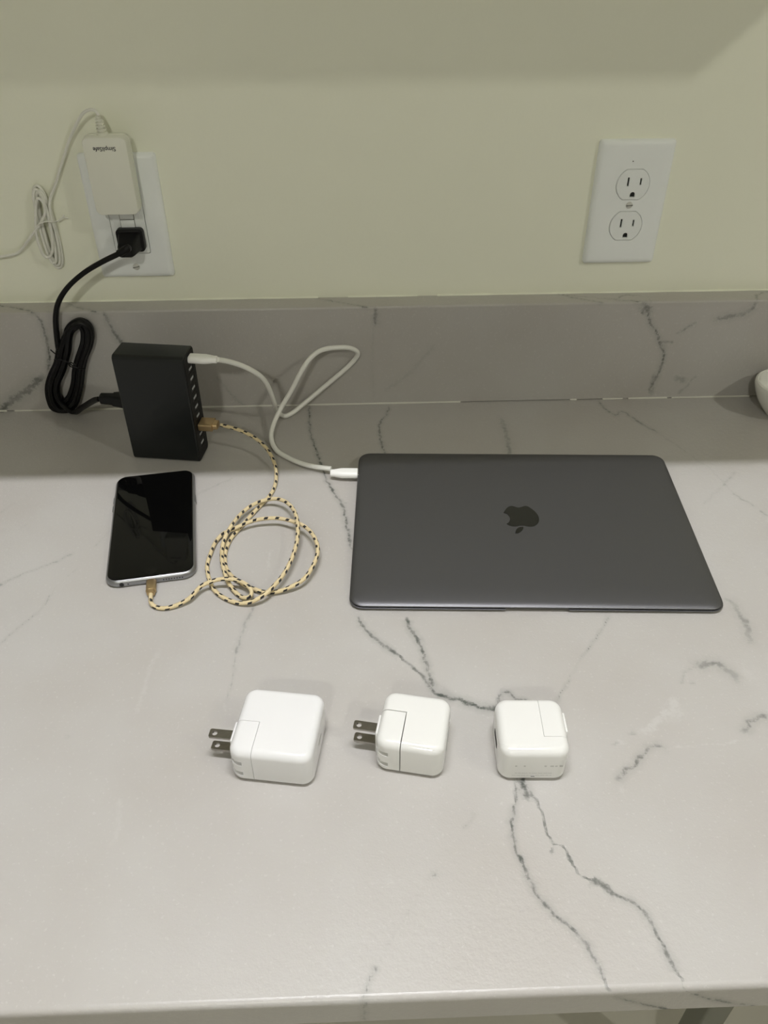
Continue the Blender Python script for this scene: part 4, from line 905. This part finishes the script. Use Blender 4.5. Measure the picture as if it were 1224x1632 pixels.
def wall_charger(label, loc, rz, w, d, h, mat, xs_, ys_, gap, prongs, flip=1, port=(0.0128, 0.0048), portmat='portgrey', groove=False, yc_=-0.004):
    """square charger lying flat. The plug piece sits in the corner x<xs_ , y<ys_ (local, centred). flip=-1 turns it end for end."""
    t = thing('wall_charger', label, 'charger', (loc[0], loc[1], 0), rz)
    F = lambda x, y, z: (flip * x, flip * y, z)
    full = rbox(w, d, h, 0.0078, 0.0046, 0.0050, k=8, ke=6)
    A = bisect_keep(*full, [((xs_, 0, 0), (-1, 0, 0))])
    B = bisect_keep(*full, [((xs_, 0, 0), (1, 0, 0)), ((0, ys_, 0), (0, -1, 0))])
    body = MB().add(*A, fn=F).add(*B, fn=F)
    body = body.build('body', mat, t)
    P = bisect_keep(*full, [((xs_ - gap, 0, 0), (1, 0, 0)), ((0, ys_ - gap, 0), (0, 1, 0))])
    plug = MB().add(*P, fn=F).build('plug_piece', mat, t)
    x0 = -w / 2
    # two finger grooves at the lower front corner of the plug piece
    if groove:
        cs = []
        for z0 in (0.0060, 0.0160):
            v, f = box(x0 - 0.002, x0 + 0.0085, -d / 2 - 0.002, -d / 2 + 0.0030, z0, z0 + 0.0038); cs.append(([F(*p) for p in v], f))
            v, f = box(x0 - 0.002, x0 + 0.0028, -d / 2 - 0.002, -d / 2 + 0.0140, z0, z0 + 0.0038); cs.append(([F(*p) for p in v], f))
        boolean(plug, cs)
    # raised lip around the blades
    yc = yc_
    v, f = rbox(0.0052, 0.0150, 0.0190, 0.0008, 0.0006, k=3, ke=2, cx=x0 + 0.0012, cy=yc + 0.001, z0=h - 0.0235)
    MB().add(v, f, F).build('blade_collar', mat, plug)
    if prongs:
        for dz in (-0.0062, 0.0062):
            blade(plug, x0 - 0.0165, x0 + 0.002, 0.0064, h / 2 + 0.0005 + dz, yc, x0 - 0.0130)
    if port:   # USB port on the far end face
        v, f = rbox(0.0040, 0.0125, 0.0016, 0.0006, 0.0, k=2)
        L = [[(F(x, a, h / 2 + b)) for a, b, c in rrect(port[0], port[1], 0.0008, 0, 3)] for x in (w / 2 - 0.0006, w / 2 + 0.00012)]
        v, f = loft(L); mesh_obj('port', v, f, M[portmat], body, 0)
    return t, body, plug

wall_charger('largest white wall charger, left of the three, metal prongs pointing left', (-0.0764, -0.4593), -0.1544, 0.0523, 0.0523, 0.0287, M['charger'], -0.0110, -0.0015, 0.00022, True, groove=True, port=(0.0088, 0.0030), yc_=-0.0083)
wall_charger('middle white wall charger of the three, prongs out and a wide dark seam', (0.0094, -0.4607), -0.2107, 0.0432, 0.0432, 0.0284, M['charger_warm'], -0.0053, 0.0050, 0.00055, True, groove=True, yc_=-0.0050)
t, body, plug = wall_charger('rightmost white wall charger with no prongs showing and faint print', (0.0826, -0.4673), -0.0385, 0.0428, 0.0428, 0.0289, M['charger_warm'], -0.0062, 0.0093, 0.00018, False, flip=-1, groove=False, portmat='slot', yc_=-0.006)
# faint unreadable print on its front face
rows = MB()
def dash(x0, x1, z, hh): rows.add(*box(x0, x1, -0.0428 / 2 - 0.00004, -0.0428 / 2 + 0.0002, z, z + hh))
random.seed(3)
for z, xa, xb, hh in ((0.0082, -0.0115, 0.0115, 0.00045), (0.0060, -0.0130, 0.0115, 0.00040)):
    x = xa
    while x < xb:
        l = random.uniform(0.0010, 0.0034); dash(x, min(x + l, xb), z, hh); x += l + random.uniform(0.0002, 0.0006)
for x, l in ((-0.0118, 0.0012), (-0.0065, 0.0012), (0.0062, 0.0014), (0.0098, 0.0022), (0.0128, 0.0014), (0.0155, 0.0020)): dash(x, x + l, 0.0150, 0.0012)
pr = rows.build('fine_print', M['faint_ink'], body, 0)
v, f = box(-0.0012, 0.0012, -0.0428 / 2 - 0.00004, -0.0428 / 2 + 0.0004, 0.0047, 0.0052); mesh_obj('index_mark', v, f, M['ink'], body, 0)

# ------------------------------------------------------------------ white bowl at the right edge of the picture
prof = [(0.0120, 0.0), (0.0135, 0.0006), (0.0150, 0.0025), (0.0200, 0.0085), (0.0255, 0.0165), (0.0296, 0.0250), (0.0316, 0.0315), (0.0320, 0.0342), (0.0314, 0.0364), (0.0300, 0.0374), (0.0284, 0.0366), (0.0276, 0.0340), (0.0262, 0.0270), (0.0220, 0.0175), (0.0150, 0.0085), (0.006, 0.0050), (0.0004, 0.0046)]
v, f = lathe(prof, 64)
bo = mesh_obj('bowl', v, f, M['ceramic'], None)
bo.location = (0.4165, -0.0615, 0.0)
tag(bo, 'glossy white ceramic bowl beside the backsplash, cut off at the right edge', 'bowl')
